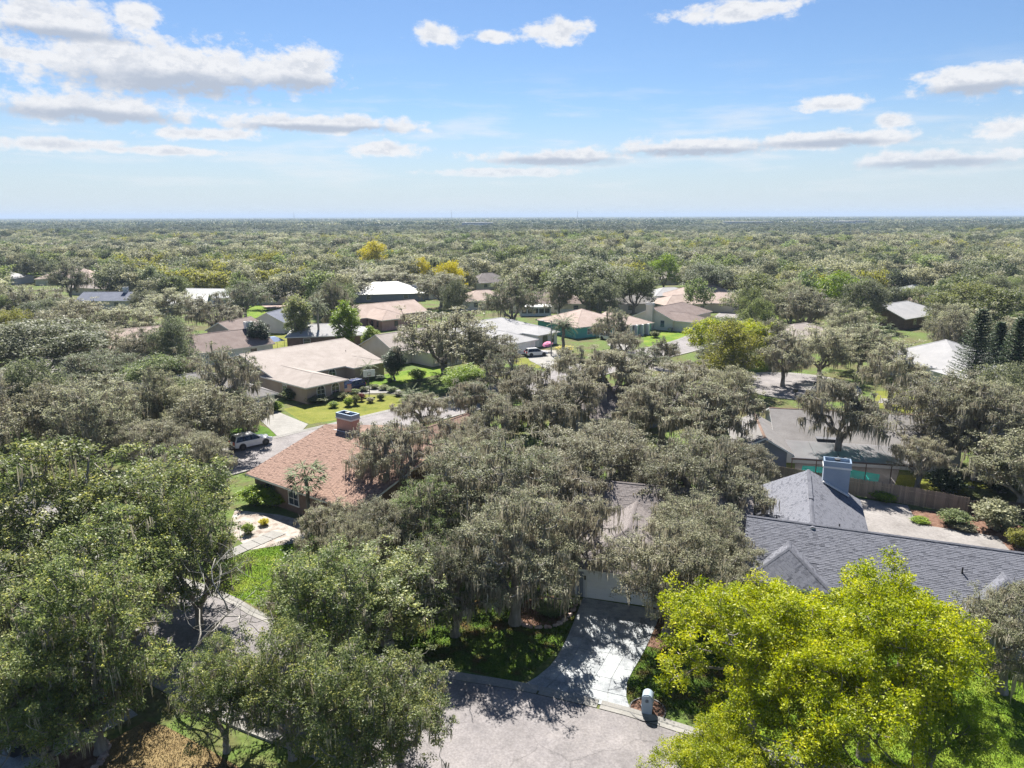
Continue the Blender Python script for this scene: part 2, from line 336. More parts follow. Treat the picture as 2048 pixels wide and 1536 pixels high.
L_DARK = leafmat('dark_leaves', (0.02, 0.045, 0.018), (0.045, 0.08, 0.03), (0.09, 0.13, 0.05), 0.2, 0.5, 0.35, 0.2, 0.01)
L_LIME = leafmat('lime_leaves', (0.08, 0.14, 0.012), (0.20, 0.29, 0.02), (0.40, 0.43, 0.04), 0.35, 0.5, 0.3, 0.15)
L_GOLD = leafmat('golden_leaves', (0.27, 0.24, 0.012), (0.58, 0.51, 0.015), (0.78, 0.68, 0.03), 0.35, 0.5, 0.3, 0.12)
L_PALM = leafmat('palm_leaves', (0.06, 0.085, 0.035), (0.12, 0.155, 0.07), (0.20, 0.23, 0.12), 0.2, 0.65, 0.2, 0.12)
L_YOL = leafmat('yellow_olive_leaves', (0.12, 0.13, 0.03), (0.25, 0.25, 0.06), (0.38, 0.35, 0.10), 0.47, 0.55, 0.3, 0.12)
L_PINE = leafmat('pine_dark_leaves', (0.04, 0.055, 0.03), (0.08, 0.10, 0.05), (0.14, 0.16, 0.08), 0.35, 0.6, 0.3, 0.25, 0.01)
L_RED = leafmat('red_leaves', (0.10, 0.03, 0.025), (0.22, 0.06, 0.05), (0.36, 0.12, 0.08), 0.25, 0.5, 0.3, 0.1)
WHITE = surf('white_paint', [(0.70, 0.70, 0.70), (0.80, 0.80, 0.79)], 0.6, 0.6)
METALG = paint('grey_metal', (0.25, 0.26, 0.27), 0.4, 0, 0.6)
BLACK = paint('black_plastic', (0.02, 0.02, 0.022), 0.5)
PANE = glassmat('window_glass')
TRIM = surf('trim_white', [(0.62, 0.61, 0.59), (0.74, 0.73, 0.71)], 0.8, 0.6)
POOL = surf('pool_water', [(0.0, 0.36, 0.30), (0.01, 0.46, 0.39)], 0.6, 0.05, 0.15, 3, 0.6)
POOLB = surf('pool_water_blue', [(0.10, 0.42, 0.44), (0.2, 0.55, 0.55)], 0.6, 0.05, 0.15, 3, 0.6)
WOOD = surf('fence_wood', [(0.16, 0.12, 0.09), (0.26, 0.205, 0.16), (0.33, 0.27, 0.22)], 1.5, 0.9, 0.4, 20, aniso=(3, 3, 0.4), jitter=0.2)

# ------------------------------------------------------------------ ground, streets, lawns
def smooth_line(pts, step=2.0):
    pts = [Vector((p[0], p[1])) for p in pts]; out = []
    P = [pts[0] * 2 - pts[1]] + pts + [pts[-1] * 2 - pts[-2]]
    for i in range(1, len(P) - 2):
        n = max(1, int((P[i + 1] - P[i]).length / step))
        for k in range(n):
            t = k / n; a, b, c, d = P[i - 1], P[i], P[i + 1], P[i + 2]
            out.append(0.5 * ((2 * b) + (c - a) * t + (2 * a - 5 * b + 4 * c - d) * t * t + (3 * b - a - 3 * c + d) * t ** 3))
    out.append(pts[-1]); return out
def normals(pts):
    o = []
    for i in range(len(pts)):
        d = (pts[min(i + 1, len(pts) - 1)] - pts[max(i - 1, 0)]).normalized(); o.append(Vector((-d.y, d.x)))   # left of travel
    return o
def strip(pts, prof, name, mat, parent=None):
    """Sweep a profile [(offset to the left, z)...] along a plan line."""
    nn = normals(pts); mb = MB(); k = len(prof)
    for p, n in zip(pts, nn):
        for o, z in prof: q = p + n * o; mb.v.append((q.x, q.y, z))
    for i in range(len(pts) - 1):
        for j in range(k - 1): mb.f.append((i * k + j, (i + 1) * k + j, (i + 1) * k + j + 1, i * k + j + 1)); mb.m.append(0)
    return mb.build(name, mat, parent)
g = MB(); g.face([(-40000, -400, 0), (40000, -400, 0), (40000, 60000, 0), (-40000, 60000, 0)])
tag(g.build('ground', SOIL), 'shaded ground of leaf litter and thin grass under the trees', kind='structure')

ROADS = []
def road(name, pts, half, kerb_l=True, kerb_r=True, seg=3.0, label=''):
    L_ = smooth_line(pts); ROADS.append((L_, half))
    z = 0.012 + 0.004 * len(ROADS)
    tag(strip(L_, [(half, z), (0, z + 0.03), (-half, z)], name, ROAD), label, kind='structure')
    for s, on in ((1, kerb_l), (-1, kerb_r)):
        if not on: continue
        k = empty('kerb', (L_[0].x, L_[0].y, 0)); k.location = (0, 0, 0); tag(k, 'pale concrete rolled kerb along the ' + name.replace('_', ' '), kind='structure')
        prof = [(s * half, 0.045), (s * (half + 0.32), 0.05), (s * (half + 0.36), 0.075), (s * (half + 0.64), 0.12), (s * (half + 0.66), -0.02)]
        if s > 0: prof = prof[::-1]
        n = max(2, int(seg / 1.0)); fine = smooth_line([(p.x, p.y) for p in L_], 1.0)
        for i in range(0, len(fine) - 1, n):
            part = fine[i:i + n + 1]
            if len(part) < 2: continue
            if part[0].y < 20: continue
            a, b = part[0].copy(), part[-1].copy(); d = (part[1] - part[0]).normalized()
            part = [p.copy() for p in part]; part[0] += d * 0.008; part[-1] -= d * 0.008      # open joints
            strip(part, prof, 'segment', CONC, k)
edge = [survey(x, y) for x, y in ((2160, 1650), (1700, 1545), (1400, 1462), (1255, 1417), (1045, 1368), (865, 1338), (680, 1288), (506, 1218), (428, 1178))]
edge = [Vector((p.x, p.y)) for p in edge]; nn = normals(edge)          # travelling right to left: left of travel is towards the camera
near = [p + n * 4.35 for p, n in zip(edge, nn)] + [Vector((-40, 52)), Vector((-52, 60))]
road('near_street', near, 3.7, label='pale grey near street crossing below the driveway')
road('back_street', [(-75, 33), (-52, 56), (-34, 74.6), (-27.3, 81.5), (-13, 96.2), (-3, 107), (10, 121), (24, 136), (40, 153), (52, 174), (66, 205), (84, 240)], 4.1, seg=6, label='grey back street passing the parked white car')
road('court_street', [(21, 132), (34, 123.5), (44, 115)], 4.0, False, False, label='short street leading to the turning circle')
road('west_street', [(-60, 48), (-74, 84), (-80, 108), (-92, 140)], 5.5, seg=8, label='shaded street curving behind the left oaks')
c = MB(); c.lathe([(0.01, 0.047), (8.8, 0.04)], 40, 0, 46, 112.5); tag(c.build('turning_circle', ROAD), 'round asphalt turning circle at the end of the court', kind='structure')
c = MB(); c.lathe([(8.8, 0.05), (9.2, 0.05), (9.5, 0.12), (9.9, 0.12), (9.9, 0.0)], 40, 0, 46, 112.5); tag(c.build('kerb', CONC), 'ring of pale concrete kerb round the turning circle', kind='structure')
ROADS.append(([Vector((46, 112)), Vector((47, 112))], 10))

LAWN_N = [0]
LAWNS = []
def lawn(px, mat, label, world=False, name='lawn'):
    LAWN_N[0] += 1; z = 0.004 + 0.0006 * LAWN_N[0]
    pts = [Vector((p[0], p[1])) for p in px] if world else [survey(*p) for p in px]
    pts = smooth_line([(p.x, p.y) for p in pts] + [(pts[0].x, pts[0].y)], 3.0)[:-1]
    m = MB(); m.face([(p.x, p.y, z) for p in pts]); LAWNS.append(pts)
    return tag(m.build(name, mat), label, kind='structure'), pts
front_lawn = lawn([(880, 1330), (800, 1290), (820, 1210), (930, 1160), (1120, 1170), (1165, 1215), (1128, 1290), (1040, 1366)], GRASSF, 'patchy green and brown front lawn beside the stained driveway')[1]
side_lawn = lawn([(1256, 1405), (1250, 1370), (1280, 1290), (1330, 1225), (1440, 1260), (1440, 1440)], GRASSF, 'narrow lawn between the driveway and the pale mailbox')[1]
right_lawn = lawn([(1440, 1450), (1480, 1290), (1700, 1290), (2100, 1330), (2150, 1560), (1700, 1530)], GRASSB, 'bright lawn under the yellow green trees')[1]
left_lawn = lawn([(440, 1180), (530, 1220), (640, 1270), (740, 1290), (760, 1200), (680, 1090), (570, 1080), (440, 1125)], GRASSB, 'bright green lawn strip by the concrete footpath')[1]
dry_lawn = lawn([(290, 1442), (330, 1452), (520, 1560), (620, 1660), (150, 1660), (190, 1500)], GRASSD, 'dry straw coloured lawn beside the dark car drive')[1]
lawn([(560, 1520), (760, 1520), (820, 1600), (620, 1640)], GRASSY, 'yellowed verge below the near kerb')
lawn([(566, 818), (612, 808), (690, 788), (740, 790), (800, 792), (798, 818), (690, 838), (620, 848)], GRASSY, 'sunlit front lawn of the tan stucco house')
lawn([(455, 852), (520, 850), (560, 872), (540, 878), (470, 895)], GRASS, 'small lawn behind the parked white car')
lawn([(700, 790), (780, 775), (850, 755), (905, 742), (860, 735), (760, 750), (700, 770)], GRASSB, 'green lawn round the cream gabled house')
lawn([(90, 880), (100, 848), (150, 828), (260, 806), (256, 850), (190, 890)], GRASSY, 'yellowing lawn under the leaning oaks')
lawn([(480, 612), (545, 612), (540, 640), (478, 640)], GRASSB, 'bright lawn behind the white vinyl fence')
lawn([(460, 668), (640, 662), (640, 690), (490, 700)], GRASSY, 'backyard lawn behind the tan stucco house')
lawn([(1290, 668), (1350, 662), (1400, 672), (1395, 688), (1330, 700), (1290, 690)], GRASSB, 'very bright lawn beside the beige house with the chimney')
lawn([(1008, 712), (1060, 718), (1105, 728), (1090, 738), (1020, 726)], GRASSY, 'sunlit strip of lawn below the white house')
lawn([(1460, 718), (1530, 724), (1530, 744), (1445, 735)], GRASSB, 'green verge along the court street')
lawn([(1620, 795), (1585, 790), (1590, 802), (1650, 804)], GRASSY, 'small verge by the turning circle')
lawn([(1750, 782), (1840, 785), (1835, 830), (1760, 850)], GRASSY, 'golden lawn between the twin trunks')
lawn([(1780, 985), (1800, 950), (1900, 950), (1990, 960), (1985, 985), (1890, 990)], GRASSY, 'shaded backyard lawn round the closed umbrella')
lawn([(1470, 620), (1560, 620), (1550, 640), (1465, 640)], GRASSB, 'lawn beyond the dark oak')
lawn([(650, 625), (740, 622), (735, 645), (700, 660), (670, 655)], GRASSB, 'side lawn of the pink house')
lawn([(735, 660), (790, 672), (840, 668), (800, 690), (740, 685)], GRASSY, 'yard behind the cream gabled house')
lawn([(30, 545), (100, 535), (100, 545), (40, 555)], GRASSB, 'far bright lawn between the trees')
lawn([(1820, 1020), (1990, 1030), (2060, 1060), (2060, 1120), (2010, 1095), (1840, 1050)], MULCH, 'bark mulch bed behind the slate roofed house', name='mulch_bed')
lawn([(455, 1060), (470, 1020), (560, 1030), (640, 1050), (600, 1085), (500, 1100)], SHELL, 'pale shell gravel bed beside the footpath', name='gravel_bed')
lawn([(1232, 1300), (1300, 1215), (1360, 1225), (1330, 1300), (1280, 1290)], MULCH, 'mulch edge by the driveway', name='mulch_bed')

# driveway of the centre house: separate stained slabs with open joints
dl = [survey(x, y) for x, y in ((1166, 1196), (1130, 1285), (1095, 1338), (1042, 1374))]
dr = [survey(x, y) for x, y in ((1325, 1222), (1290, 1300), (1252, 1372), (1262, 1424))]
def lerp_line(L_, t):
    t = max(0, min(0.9999, t)) * (len(L_) - 1); i = int(t); return L_[i].lerp(L_[i + 1], t - i)
dl = smooth_line([(p.x, p.y) for p in dl], 0.5); dr = smooth_line([(p.x, p.y) for p in dr], 0.5)
drv = empty('driveway', (0, 0, 0)); tag(drv, 'wide driveway of stained pale blue grey slabs up to the white garage', kind='structure')
rd = random.Random(5); NR, NC = 9, 5
for i in range(NR):
    for j in range(NC):
        q = []
        for (a, b) in ((i, j), (i, j + 1), (i + 1, j + 1), (i + 1, j)):
            A, B = lerp_line(dl, a / NR), lerp_line(dr, a / NR); q.append(A.lerp(B, b / NC))
        ce = sum(q, Vector((0, 0))) / 4; q = [p + (ce - p).normalized() * 0.018 for p in q]
        m = MB(); m.prism([(p.x, p.y) for p in reversed(q)], 0.0, 0.052 + rd.uniform(-0.006, 0.006)); m.build('slab', CONCB, drv)
m = MB(); m.face([(p.x, p.y, 0.018) for p in dl] + [(p.x, p.y, 0.018) for p in reversed(dr)]); m.build('bedding', CONC, drv)

def paved(px, label, mat=CONC, z=0.055, name='driveway', joints=0):
    pts = [survey(*p) for p in px]; m = MB(); m.prism([(p.x, p.y) for p in pts][::1], 0.0, z)
    o = m.build(name, mat); return tag(o, label, kind='structure')
paved([(548, 821), (508, 829), (556, 874), (604, 862), (616, 849)][::-1], 'sunlit concrete drive of the white garage')
paved([(275, 1430), (160, 1487), (-40, 1590), (-60, 1500), (120, 1420), (215, 1382)][::-1], 'pale drive where the dark car stands', CONCB)
for k in range(5):                                  # footpath to the corner house, flag by flag
    a, b = k / 5 + 0.004, (k + 1) / 5 - 0.004
    A0, A1 = survey(432, 1112), survey(545, 1062); B0, B1 = survey(440, 1126), survey(572, 1068)
    if k == 0: fp = empty('footpath', (0, 0, 0)); tag(fp, 'pale concrete footpath beside the bright lawn', kind='structure')
    m = MB(); q = [A0.lerp(A1, a), B0.lerp(B1, a), B0.lerp(B1, b), A0.lerp(A1, b)]; m.prism([(p.x, p.y) for p in q], 0, 0.06); m.build('flag', CONC, fp)
paved([(690, 775), (745, 772), (800, 780), (812, 792), (770, 786), (720, 788), (690, 790)][::-1], 'curved drive in front of the tan stucco house')
paved([(1090, 700), (1130, 702), (1150, 730), (1100, 742), (1060, 722), (1050, 708)][::-1], 'drive below the white house garage')
paved([(1230, 668), (1262, 668), (1275, 690), (1250, 705), (1215, 690)][::-1], 'drive of the teal house')
paved([(1370, 656), (1392, 653), (1420, 668), (1400, 678)][::-1], 'drive of the beige house with the chimney')
paved([(1762, 797), (1832, 802), (1832, 812), (1756, 806)][::-1], 'pale footpath behind the grey lanai house', name='footpath')
paved([(1600, 768), (1650, 762), (1670, 785), (1625, 795)][::-1], 'drive apron at the turning circle')
paved([(478, 640), (560, 636), (560, 645), (478, 650)][::-1], 'white path behind the vinyl fence', name='footpath')
paved([(500, 603), (600, 590), (612, 608), (540, 618)][::-1], 'far brick drive with parked cars', surf('brick_paving', [(0.24, 0.17, 0.15), (0.36, 0.28, 0.25)], 1.0, 0.9))

# ------------------------------------------------------------------ houses
HOUSES = []
def newell(pts):
    n = Vector((0, 0, 0))
    for i in range(len(pts)):
        a, b = pts[i], pts[(i + 1) % len(pts)]; n += Vector(((a.y - b.y) * (a.z + b.z), (a.z - b.z) * (a.x + b.x), (a.x - b.x) * (a.y + b.y)))
    return n.normalized()
def inside(poly, x, y):
    r = False; j = len(poly) - 1
    for i in range(len(poly)):
        if (poly[i][1] > y) != (poly[j][1] > y) and x < (poly[j][0] - poly[i][0]) * (y - poly[i][1]) / (poly[j][1] - poly[i][1]) + poly[i][0]: r = not r
        j = i
    return r
def roof_faces(x0, y0, x1, y1, e, pitch, axis, ends):
    """Top faces of one roof wing (plan includes the overhang). ends: 'h' hip or 'g' gable at the low and high end of the ridge."""
    if axis == 'v':
        f, rz = roof_faces(y0, x0, y1, x1, e, pitch, 'u', ends)
        return [[Vector((p.y, p.x, p.z)) for p in reversed(q)] for q in f], rz
    hf = (y1 - y0) / 2; ym = (y0 + y1) / 2; zr = e + pitch * hf
    a = x0 + (hf if ends[0] == 'h' else 0); b = x1 - (hf if ends[1] == 'h' else 0)
    if b < a: a = b = (a + b) / 2
    V = Vector
    F = [[V((x0, y0, e)), V((x1, y0, e)), V((b, ym, zr)), V((a, ym, zr))], [V((x1, y1, e)), V((x0, y1, e)), V((a, ym, zr)), V((b, ym, zr))]]
    if ends[0] == 'h': F.append([V((x0, y1, e)), V((x0, y0, e)), V((a, ym, zr))])
    if ends[1] == 'h': F.append([V((x1, y0, e)), V((x1, y1, e)), V((b, ym, zr))])
    return F, zr
HN = [0]
def wing(root, x0, y0, x1, y1, wall, roofm, e=2.6, pitch=0.4, axis='u', ends='hh', ov=0.5, trim=None, caps=None, fascia=0.18, zb=0.0):
    """One wing of a house: walls with gables, roof slab with fascia, ridge caps. Plan given by the walls."""
    HN[0] += 1; e = e + 0.004 * (HN[0] % 7); trim = trim or TRIM
    X0, Y0, X1, Y1 = x0 - ov, y0 - ov, x1 + ov, y1 + ov
    F, zr = roof_faces(X0, Y0, X1, Y1, e, pitch, axis, ends)
    m = MB(); top = {}
    def vid(p, lo):
        k = (round(p.x, 4), round(p.y, 4), round(p.z, 4), lo)
        if k not in top: top[k] = len(m.v); m.v.append((p.x, p.y, p.z - (fascia if lo else 0)))
        return top[k]
    edges = {}
    for q in F:
        # drop doubled points
        q2 = [p for i, p in enumerate(q) if (p - q[i - 1]).length > 1e-4]
        ids = [vid(p, 0) for p in q2]; m.f.append(tuple(ids)); m.m.append(0)
        m.f.append(tuple(reversed([vid(p, 1) for p in q2]))); m.m.append(1)
        for i in range(len(q2)):
            a, b = q2[i], q2[(i + 1) % len(q2)]; edges[(vid(a, 0), vid(b, 0))] = (a, b)
    for (i, j), (a, b) in edges.items():
        if (j, i) not in edges: m.f.append((j, i, vid(a, 1), vid(b, 1))); m.m.append(1)
    rf = m.build('roof', [roofm, trim], root)
    c = MB()
    done = set()
    for q in F:
        for i in range(len(q)):
            a, b = q[i], q[(i + 1) % len(q)]
            if (b - a).length < 0.1 or max(a.z, b.z) < zr - 0.01: continue
            if ends != 'hh' and min(a.z, b.z) < zr - 0.01:
                # skip gable verges
                lowp = a if a.z < b.z else b; hi = b if a.z < b.z else a
                if (axis == 'u' and abs(lowp.x - hi.x) < 1e-3) or (axis == 'v' and abs(lowp.y - hi.y) < 1e-3): continue
            k = tuple(sorted(((round(a.x, 2), round(a.y, 2)), (round(b.x, 2), round(b.y, 2)))))
            if k in done: continue
            done.add(k); d = (b - a).normalized(); s = d.cross(Vector((0, 0, 1))).normalized(); up = s.cross(d)
            for w in (-1, 1):
                p = [a + up * 0.045, b + up * 0.045, b + s * w * 0.15 - up * 0.012, a + s * w * 0.15 - up * 0.012]
                c.face(p if w < 0 else p[::-1])
    if c.f: c.build('ridge_cap', caps or roofm, rf)
    # walls
    wt = e + pitch * ov - fascia * 0.6; w = MB()
    cs = [(x0, y0), (x1, y0), (x1, y1), (x0, y1)]
    for i in range(4):
        (ax, ay), (bx, by) = cs[i], cs[(i + 1) % 4]; pts = [(ax, ay, zb), (bx, by, zb), (bx, by, wt)]
        low = (axis == 'u' and i == 3) or (axis == 'v' and i == 0); high = (axis == 'u' and i == 1) or (axis == 'v' and i == 2)
        if (low and ends[0] == 'g') or (high and ends[1] == 'g'): pts.append(((ax + bx) / 2, (ay + by) / 2, zr - fascia * 0.7))
        pts.append((ax, ay, wt)); w.face(pts)
    w.build('wall', wall, root)
    return rf, F
def cloth_frame(F): pass
def tabs(F_idx_polys, rf, mat, course=0.145, tab=0.33, thick=0.022, single=0, near=None, seed=1, skip=None):
    """Shingle tabs laid on roof faces as real, slightly lifted pieces; the 'single' nearest ones are objects of their own."""
    rn = np.random.default_rng(seed); V = []; F = []; A = []; pieces = []
    for q in F_idx_polys:
        n = newell(q); u = (q[1] - q[0]).normalized(); v = n.cross(u); o = q[0]
        P2 = [((p - o).dot(u), (p - o).dot(v)) for p in q]; umax = max(p[0] for p in P2); umin = min(p[0] for p in P2); vmax = max(p[1] for p in P2)
        for r in range(int(vmax / course)):
            x = umin - rn.random() * tab
            while x < umax:
                w = tab * rn.uniform(0.75, 1.25); cx, cyy = x + w / 2, (r + 0.5) * course
                if inside(P2, x + 0.02, cyy) and inside(P2, x + w - 0.02, cyy) and not (skip and skip(o + u * cx + v * cyy)):
                    lift = thick * rn.uniform(0.7, 1.4); drop = rn.uniform(-0.012, 0.012)
                    b = [o + u * (x + 0.006) + v * (r * course + drop), o + u * (x + w - 0.006) + v * (r * course + drop),
                         o + u * (x + w - 0.006) + v * ((r + 1) * course + 0.03), o + u * (x + 0.006) + v * ((r + 1) * course + 0.03)]
                    t = [b[0] + n * lift, b[1] + n * lift, b[2] + n * 0.004, b[3] + n * 0.004]
                    pieces.append(([b[0], b[1], *t], rn.random(), o + u * cx + v * cyy))
                x += w
    def emit(name, ps, kind=None):
        V = []; F = []; A = []
        for vs, a, c in ps:
            k = len(V); V += [tuple(p) for p in vs]; A += [a] * 6
            F += [(k + 2, k + 3, k + 4, k + 5), (k, k + 1, k + 3, k + 2), (k, k + 2, k + 5, k), (k + 1, k + 4, k + 3, k + 1)]
        F = [f if len(set(f)) == 4 else tuple(dict.fromkeys(f)) for f in F]
        me = bpy.data.meshes.new(name); me.from_pydata(V, [], F); me.materials.append(mat)
        at = me.attributes.new('v', 'FLOAT', 'POINT'); at.data.foreach_set('value', np.array(A, np.float32)); me.update()
        o = link(name, me, rf)
        if kind: o['kind'] = kind
        return o
    if single and near is not None:
        pieces.sort(key=lambda p: (p[2] - near).length); 
        for p in pieces[:single]: emit('shingle', [p])
        pieces = pieces[single:]
    if pieces: emit('shingles', pieces, 'stuff')
def window(root, p, ndir, w, h, frame=None, arch=False, cols=2, rows=2, name='window'):
    """Window set on a wall: p = bottom centre on the wall face, ndir = outward direction in plan."""
    frame = frame or TRIM; n = Vector((ndir[0], ndir[1], 0)).normalized(); t = Vector((-n.y, n.x, 0))
    M = Matrix(((t.x, n.x, 0, p[0]), (t.y, n.y, 0, p[1]), (0, 0, 1, p[2]), (0, 0, 0, 1)))
    ro = empty(name, (0, 0, 0), 0, root); ro.matrix_local = M
    pa = MB(); fr = MB(); b = 0.07
    if arch:
        N_ = 10; arc = [(-w / 2, 0), (w / 2, 0)] + [(w / 2 * math.cos(a), h - w / 2 + w / 2 * math.sin(a)) for a in [math.pi * k / N_ for k in range(N_ + 1)]]
        pa.face([(x, 0.02, z) for x, z in arc][::-1])
        o_ = [(w / 2 + 0.12, 0)] + [((w / 2 + 0.12) * math.cos(a), h - w / 2 + (w / 2 + 0.12) * math.sin(a)) for a in [math.pi * k / N_ for k in range(N_ + 1)]] + [(-w / 2 - 0.12, 0)]
        i_ = [(w / 2, 0)] + arc[2:] + [(-w / 2, 0)]
        for k in range(len(o_) - 1): fr.face([(o_[k][0], 0.05, o_[k][1]), (o_[k + 1][0], 0.05, o_[k + 1][1]), (i_[k + 1][0], 0.05, i_[k + 1][1]), (i_[k][0], 0.05, i_[k][1])][::-1])
    else:
        pa.box(-w / 2, 0.0, 0, w / 2, 0.02, h)
        fr.box(-w / 2 - b, 0, h, w / 2 + b, 0.05, h + b).box(-w / 2 - b, 0, 0, -w / 2, 0.05, h).box(w / 2, 0, 0, w / 2 + b, 0.05, h)
    for k in range(1, cols): x = -w / 2 + w * k / cols; fr.box(x - 0.02, 0.021, 0.01, x + 0.02, 0.04, h - 0.01)
    for k in range(1, rows): z = h * k / rows; fr.box(-w / 2 + 0.01, 0.0212, z - 0.02, w / 2 - 0.01, 0.039, z + 0.02)
    pa.build('pane', PANE, ro); fr.build('frame', frame, ro)
    s = MB(); s.box(-w / 2 - 0.1, 0, -0.08, w / 2 + 0.1, 0.09, -0.002); s.build('sill', frame, ro)
    return ro
def garage_door(root, p, ndir, w=4.9, h=2.15, mat=None, rows=5, cols=8):
    mat = mat or WHITE; n = Vector((ndir[0], ndir[1], 0)).normalized(); t = Vector((-n.y, n.x, 0))
    M = Matrix(((t.x, n.x, 0, p[0]), (t.y, n.y, 0, p[1]), (0, 0, 1, p[2]), (0, 0, 0, 1)))
    ro = empty('garage_door', (0, 0, 0), 0, root); ro.matrix_local = M
    for r in range(rows):
        m = MB(); z0 = h * r / rows + 0.006; z1 = h * (r + 1) / rows - 0.006; m.box(-w / 2, 0, z0, w / 2, 0.03, z1)
        for k in range(cols): x0 = -w / 2 + w * k / cols + 0.07; x1 = -w / 2 + w * (k + 1) / cols - 0.07; m.box(x0, 0.03, z0 + 0.07, x1, 0.042, z1 - 0.07)
        m.build('panel', mat, ro)
    f = MB(); f.box(-w / 2 - 0.14, 0, 0, -w / 2 - 0.004, 0.06, h + 0.14).box(w / 2 + 0.004, 0, 0, w / 2 + 0.14, 0.06, h + 0.14).box(-w / 2 - 0.002, 0.0, h + 0.004, w / 2 + 0.002, 0.055, h + 0.138)
    f.build('door_frame', TRIM, ro); return ro
def pipes(rf, spots, mat=None):
    for x, y, z in spots:
        m = MB(); m.lathe([(0.16, z - 0.06), (0.06, z + 0.06), (0.05, z + 0.06), (0.05, z + 0.42), (0.001, z + 0.42)], 10, 0, x, y); m.build('vent_pipe', mat or BLACK, rf)
def chimney(root, x0, y0, x1, y1, z0, z1, mat, capm, style='pan'):
    ch = empty('chimney', (0, 0, 0), 0, root)
    m = MB(); m.box(x0, y0, z0, x1, y1, z1); m.build('stack', mat, ch)
    c = MB(); c.box(x0 - 0.08, y0 - 0.08, z1, x1 + 0.08, y1 + 0.08, z1 + 0.16); c.build('band', TRIM, ch)
    w = 0.06; a, b = z1 + 0.16, z1 + 0.62
    k = MB(); k.box(x0 - 0.05, y0 - 0.05, a, x0 + w, y1 + 0.05, b).box(x1 - w, y0 - 0.05, a, x1 + 0.05, y1 + 0.05, b).box(x0 + w, y0 - 0.05, a, x1 - w, y0 + w, b).box(x0 + w, y1 - w, a, x1 - w, y1 + 0.05, b)
    k.box(x0 + w, y0 + w, a + 0.05, x1 - w, y1 - w, a + 0.12); k.build('cap', capm, ch)
    f = MB(); f.lathe([(0.2, a + 0.1), (0.2, b + 0.02), (0.26, b + 0.03), (0.26, b + 0.09), (0.001, b + 0.12)], 12, 0, (x0 + x1) / 2, (y0 + y1) / 2); f.build('flue', BLACK, ch)
    return ch
def house(label, loc, rot_deg, name='house', rad=13):
    o = empty(name, (loc[0], loc[1], 0), R(rot_deg)); tag(o, label, 'house'); HOUSES.append((loc[0], loc[1], rad)); return o
def keep(root, x, y, r):
    p = root.matrix_basis @ Vector((x, y, 0)); HOUSES.append((p.x, p.y, r))

SH_A = shinglemat('shingle_taupe', ((0.085, 0.072, 0.072), (0.204, 0.183, 0.178)))
SH_B = shinglemat('shingle_slate', ((0.042, 0.045, 0.058), (0.155, 0.16, 0.185)))
SH_D = shinglemat('shingle_russet', ((0.085, 0.05, 0.038), (0.28, 0.185, 0.145)))
SH_TAN = shinglemat('shingle_tan', ((0.234, 0.202, 0.181), (0.355, 0.315, 0.290)))
SH_GREY = shinglemat('shingle_grey', ((0.136, 0.127, 0.124), (0.229, 0.220, 0.217)))
SH_PALE = shinglemat('shingle_pale', ((0.270, 0.270, 0.277), (0.379, 0.372, 0.372)))
SH_SAL = shinglemat('shingle_salmon', ((0.27, 0.205, 0.175), (0.42, 0.34, 0.30)))
SH_BRN = shinglemat('shingle_brown', ((0.136, 0.099, 0.089), (0.236, 0.192, 0.176)))
SH_BLUE = shinglemat('shingle_blue', ((0.093, 0.105, 0.143), (0.167, 0.180, 0.223)))
SH_WHT = shinglemat('roof_white', ((0.290, 0.300, 0.304), (0.377, 0.381, 0.381)), rough=0.5)
W_BLUE = surf('stucco_slate', [(0.17, 0.19, 0.23), (0.22, 0.245, 0.29)], 0.8, 0.9, 0.3, 60)
W_WHITE = surf('stucco_white', [(0.527, 0.535, 0.544), (0.629, 0.637, 0.646)], 0.5, 0.9, 0.3, 60)
W_TAN = surf('stucco_tan', [(0.30, 0.23, 0.19), (0.38, 0.30, 0.25)], 0.5, 0.9, 0.3, 60)
W_CREAM = surf('stucco_cream', [(0.567, 0.528, 0.450), (0.665, 0.626, 0.547)], 0.5, 0.9, 0.3, 60)
W_PINK = surf('brick_pink', [(0.357, 0.212, 0.196), (0.476, 0.297, 0.272)], 1.5, 0.9, 0.4, 40)
W_TEAL = surf('stucco_teal', [(0.085, 0.357, 0.323), (0.136, 0.442, 0.399)], 0.5, 0.85)
W_BROWN = surf('brick_brown', [(0.13, 0.085, 0.065), (0.22, 0.15, 0.115)], 1.5, 0.9, 0.4, 40)
W_CHB = surf('chimney_blue_grey', [(0.26, 0.31, 0.38), (0.32, 0.37, 0.44)], 0.8, 0.85, 0.2, 40)
W_CHD = surf('chimney_terracotta', [(0.40, 0.21, 0.155), (0.52, 0.30, 0.23)], 0.8, 0.85, 0.2, 40)
CAPM = paint('chimney_cap_metal', (0.24, 0.31, 0.40), 0.4, 0, 0.3)

# A: the centre house behind the oaks, taupe shingles, white garage
A = house('taupe shingled house with white garage door half hidden by mossy oaks', (4.6, 46.9), -16, rad=9)
rf, F = wing(A, 0, 0, 6.6, 9, W_WHITE, SH_A, 2.5, 0.45, 'v', 'hg', 0.55); tabs([F[0], F[1], F[2]], rf, SH_A, seed=2)
rf, F = wing(A, -8, 6, 11.9, 15, W_BLUE, SH_A, 2.6, 0.5, 'u', 'gg', 0.5); tabs([F[0]], rf, SH_A, seed=3)
rf, F = wing(A, 6.9, 3.4, 11.8, 9, W_WHITE, SH_A, 2.55, 0.55, 'v', 'hg', 0.5); tabs([F[0], F[1], F[2]], rf, SH_A, seed=4)
rf, F = wing(A, -8.3, 4.9, -4.5, 9, W_WHITE, SH_A, 2.45, 0.45, 'v', 'gg', 0.4)
garage_door(A, (3.3, -0.002, 0.02), (0, -1))
m = MB(); m.box(0.12, -0.03, 0, 0.55, -0.004, 2.3); m.build('shutter', W_BLUE, A)
